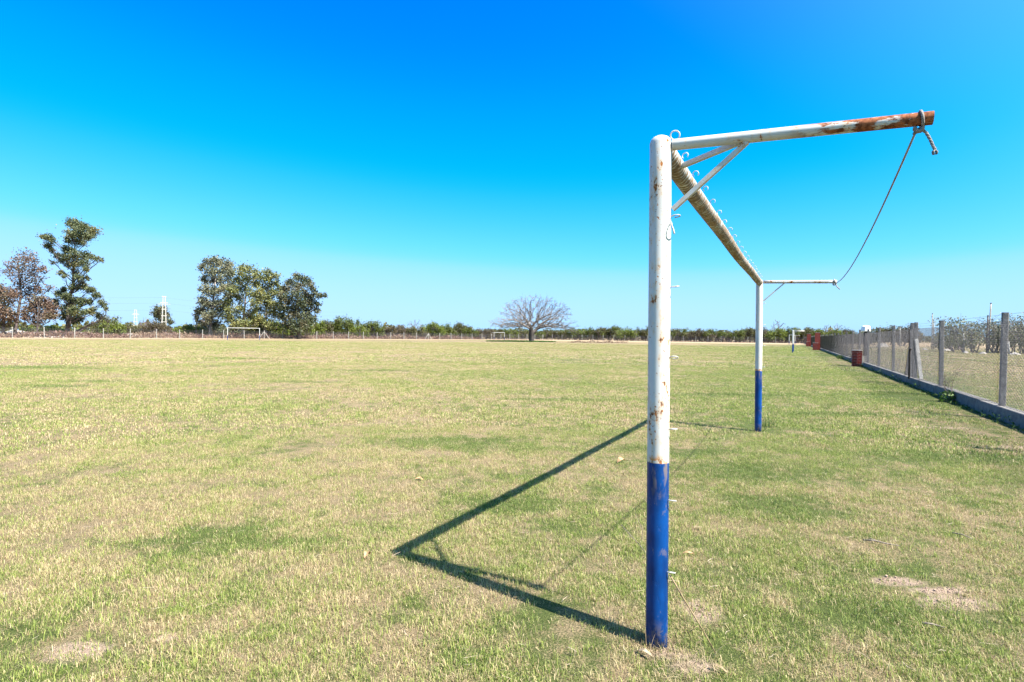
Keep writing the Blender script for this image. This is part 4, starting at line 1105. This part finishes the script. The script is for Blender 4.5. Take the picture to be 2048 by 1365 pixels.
# ------------------------------------------------------------------ weeds along the plinth
def fpt(s, off): return np.array([fo[0] + FDIR[0] * s - FDIR[1] * off, fo[1] + FDIR[1] * s + FDIR[0] * off])
pts = []
for i in range(2200):
    s = rng.uniform(-8, 60); clump = max(0, math.sin(s * 1.7) + .6 * math.sin(s * 4.1) - .1)
    p = fpt(s, .12 + abs(rng.normal()) * .08); pts.append((p[0], p[1], rng.uniform(.01, .06 + .12 * clump)))
low_weeds('grass', 'longer grass along the foot of the concrete plinth', pts, .07, M['weedgreen'], .2, aspect=4)
def stalk_plant(label, s, off, h, n, seed, leafmat, green):
    b = fpt(s, off); e = tag(empty('weed_plant', (b[0], b[1], 0)), label, 'plant'); st_ = MB(); lp_ = []; gl_ = []
    for i in range(n):
        t = Vector((random.uniform(-.2, .2), random.uniform(-.2, .2), h * random.uniform(.6, 1.0)))
        p = branchy(st_, (random.uniform(-.05, .05), random.uniform(-.04, .04), 0), t, .006, .003, 4, .07, 6)
        for q in p[3:]:
            for _ in range(3):
                d = Vector(rng.normal(size=3)) * .05; branchy(st_, q, q + d, .003, .002, 3, .1, 2); lp_.append(tuple(q + d))
    for _ in range(green):
        a = random.uniform(0, 6.28); r_ = random.random() ** .6 * .24; gl_.append((r_ * math.cos(a), r_ * math.sin(a) * .8, random.uniform(.03, .30) * (1 - r_)))
    st_.build('stems', M['twig'], e); tag(link('seed_heads', leaves_mesh('seed_heads', lp_, .032, leafmat, 1.5), e), kind='stuff')
    if green: link('leaves', leaves_mesh('leaves', gl_, .075, M['weedgreen'], 1.6), e)
stalk_plant('leafy weed with dead reddish stalks growing on the concrete plinth', 4.35, .17, .85, 7, 1, M['russet'], 170)
stalk_plant('dry weed stalks beside the plinth left of the paired concrete posts', 14.8, -.3, .7, 5, 2, M['russet'], 0)
stalk_plant('bright green weed clump at the foot of the braced post further down the fence', 36.0, .35, .35, 3, 3, M['russet'], 260)

# weeds at the second post and dry grass round the near one
def tuft(label, base, n, hlo, hhi, spread, mat, w=.0028, name='grass_tuft', lean=.6, cat='grass'):
    mb = MB()
    for i in range(n):
        a = random.uniform(0, 6.28); r_ = random.random() * spread; x, y = r_ * math.cos(a), r_ * math.sin(a)
        h = random.uniform(hlo, hhi); az = random.uniform(0, 6.28); l = random.uniform(.1, lean); ww = w * random.uniform(.6, 1.3)
        p = [Vector((x, y, -.004))]; an = l * .4
        for j in range(4):
            an += l * .45; p.append(p[-1] + Vector((math.cos(az) * math.sin(an), math.sin(az) * math.sin(an), math.cos(an))) * h / 4)
            p[-1].z = max(p[-1].z, .004)
        s_ = Vector((-math.sin(az), math.cos(az), 0)) * ww
        vs = []
        for j, q in enumerate(p): t_ = 1 - j / 4.4; vs += [q - s_ * t_, q + s_ * t_]
        mb.add(vs, [(2 * j, 2 * j + 1, 2 * j + 3, 2 * j + 2) for j in range(4)])
    o = mb.build(name, mat); o.location = (float(base[0]), float(base[1]), 0)
    return tag(o, label, cat)
tuft('thin upright weed beside the foot of the second near goal post', ground(1540, 855), 40, .15, .42, .12, M['weedgreen'], .003)
tuft('flattened dry straw round the foot of the nearest goal post', ground(1325, 1298), 220, .04, .12, .12, M['straw'], .0016, 'straw_tuft', 2.0, 'straw')
tuft('tangle of pale dry straw in front of the nearest goal post', ground(1375, 1335), 260, .05, .14, .17, M['straw2'], .0012, 'straw_tuft', 3.2, 'straw')
tuft('dry straw around the sandy patch right of the nearest post', ground(1372, 1265), 130, .04, .11, .13, M['straw'], .0013, 'straw_tuft', 2.4, 'straw')
def stick(label, pts, r, mat='straw', name='dry_stalk', cat='stalk', forks=()):
    P = [V(q) for q in pts]; e0 = P[-1].copy(); e0.z = 0
    e = tag(empty(name, tuple(e0)), label, cat)
    MB().tube([q - e0 for q in P], [r * (1 - .45 * i / len(P)) for i in range(len(P))], 7).build('stem', M[mat], e, True)
    for f in forks: MB().tube([V(q) - e0 for q in f], [r * .55, r * .45, r * .3][:len(f)], 5).build('twig', M[mat], e, True)
g0 = ground(1432, 1312)
s_top = np.array(gl((-.01, -.062, .355)))
stick('long dry stalk leaning against the nearest goal post', [s_top, s_top * .65 + g0 * .35 + np.array([-.006, 0, .012]), s_top * .3 + g0 * .7 + np.array([.004, 0, .006]), g0 + np.array([0, 0, .01])], .0042, forks=[[s_top * .55 + g0 * .45, s_top * .42 + g0 * .58 + np.array([-.012, .02, .10])], [s_top * .3 + g0 * .7, s_top * .34 + g0 * .66 + np.array([-.02, -.02, .02]), s_top * .45 + g0 * .55 + np.array([-.03, -.02, -.05])]])
a, b = ground(1262, 1072, .10), ground(1300, 1118, .02)
stick('thin dry stalk standing behind the left side of the nearest post', [a + np.array([-.06, .05, .06]), a, (a + b) / 2 + np.array([0, 0, .01]), b], .003, 'twig', forks=[[(a + b) / 2, (a + b) / 2 + np.array([.02, .01, .10]), (a + b) / 2 + np.array([-.03, .03, .22])]])
a, b = ground(1726, 1080, .02), ground(1800, 1092, .015)
stick('dark fallen twig in the grass at the right', [a, (a * 2 + b) / 3 + np.array([0, 0, .008]), (a + b * 2) / 3, b], .006, 'twig', 'fallen_twig', 'twig', forks=[[(a + b) / 2, (a + b) / 2 + np.array([-.06, .04, .02])]])
a, b = ground(1905, 1066, .02), ground(1945, 1078, .015)
stick('short dark fallen twig near the right edge', [a, (a + b) / 2 + np.array([0, 0, .01]), b], .005, 'twig', 'fallen_twig', 'twig')
a, b = ground(1842, 1246, .015), ground(1890, 1256, .01)
stick('small black fallen twig in the lower right grass', [a, (a + b) / 2 + np.array([0, 0, .006]), b], .006, 'twig', 'fallen_twig', 'twig')
def dry_leaf(label, px, py, L, wdt, rz, mat, curl=.35):
    b = ground(px, py); mb = MB(); n = 6; vs = []; fs = []
    for i in range(n + 1):
        t = i / n; w_ = wdt * math.sin(math.pi * (.08 + .88 * t)) ** .8 * (1 + random.uniform(-.15, .15)); z = .012 + .02 * math.sin(t * 3.1) * curl * 2 + random.uniform(0, .004)
        for sg in (-1, 0, 1): vs.append(((t - .5) * L, sg * w_ / 2, z + abs(sg) * w_ * curl * .5))
    for i in range(n):
        for j in range(2): fs.append((3 * i + j, 3 * i + j + 1, 3 * i + j + 4, 3 * i + j + 3))
    o = mb.add(vs, fs).build('dry_leaf', M[mat]); o.location = (b[0], b[1], 0); o.rotation_euler = (R(random.uniform(-15, 15)), R(random.uniform(-12, 12)), rz)
    sm = o.modifiers.new('thick', 'SOLIDIFY'); sm.thickness = .0012
    tag(o, label, 'leaf')
dry_leaf('large pale curled dry leaf at the foot of the nearest goal post', 1290, 1314, .09, .022, R(-50), 'straw2')
dry_leaf('pale curled dry leaf below the straw tangle in front', 1437, 1345, .08, .02, R(-40), 'straw')
dry_leaf('straw coloured dry leaf right of the nearest post', 1376, 1112, .08, .022, R(-25), 'brownleaf')
dry_leaf('small brown dry leaf left of the post near the blue paint edge', 1243, 926, .11, .07, R(20), 'brownleaf', .6)
dry_leaf('small brown dry leaf left of the shadow corner', 735, 1118, .06, .04, R(70), 'brownleaf', .6)
dry_leaf('pale dry leaf in the grass above the shadow corner', 838, 962, .08, .04, R(10), 'brownleaf', .4)
# litter of straw bits on the turf
n = 1500; qs = sector(1.6, 9, 20)[:n * 2]; mb = MB()
for q in qs[rng.permutation(len(qs))[:n]]:
    L = random.uniform(.02, .08); a = random.uniform(0, 6.28); z = random.uniform(.015, .045); w_ = random.uniform(.0005, .0011); c = random.uniform(-.6, .6)
    p0 = Vector((q[0], q[1], z)); p1 = p0 + Vector((math.cos(a), math.sin(a), random.uniform(-.1, .15))) * L * .5; p2 = p1 + Vector((math.cos(a + c), math.sin(a + c), random.uniform(-.2, .1))) * L * .5
    s_ = Vector((-math.sin(a), math.cos(a), .3)) * w_
    mb.add([p0 - s_, p0 + s_, p1 - s_, p1 + s_, p2 - s_ * .5, p2 + s_ * .5], [(0, 1, 3, 2), (2, 3, 5, 4)])
tag(mb.build('straw_litter', M['paleleaf']), 'loose bits of pale straw lying on the foreground turf', kind='stuff')
# crumbs of earth on the bare patches
mb = MB()
for (c, (rx, ry)) in DC[:5]:
    for i in range(90):
        a = random.uniform(0, 6.28); r_ = random.random() ** .6; x, y = c[0] + rx * r_ * math.cos(a), c[1] + ry * r_ * math.sin(a); s_ = random.uniform(.002, .007) * (2.2 if random.random() < .06 else 1)
        mb.box((x, y, s_ * .4), (s_, s_ * random.uniform(.6, 1), s_ * .8), Matrix.Rotation(random.uniform(0, 3), 3, (random.random(), random.random(), 1)))
k = NT('earth_crumbs'); M['crumb'] = k.done(k.bsdf(k.mix(k.noise(k.pos(), 60, 3), (.19, .13, .095), (.32, .235, .185)), .95, .1))
tag(mb.build('earth_crumbs', M['crumb']), 'crumbs of pale pinkish earth on the bare patches', kind='stuff')
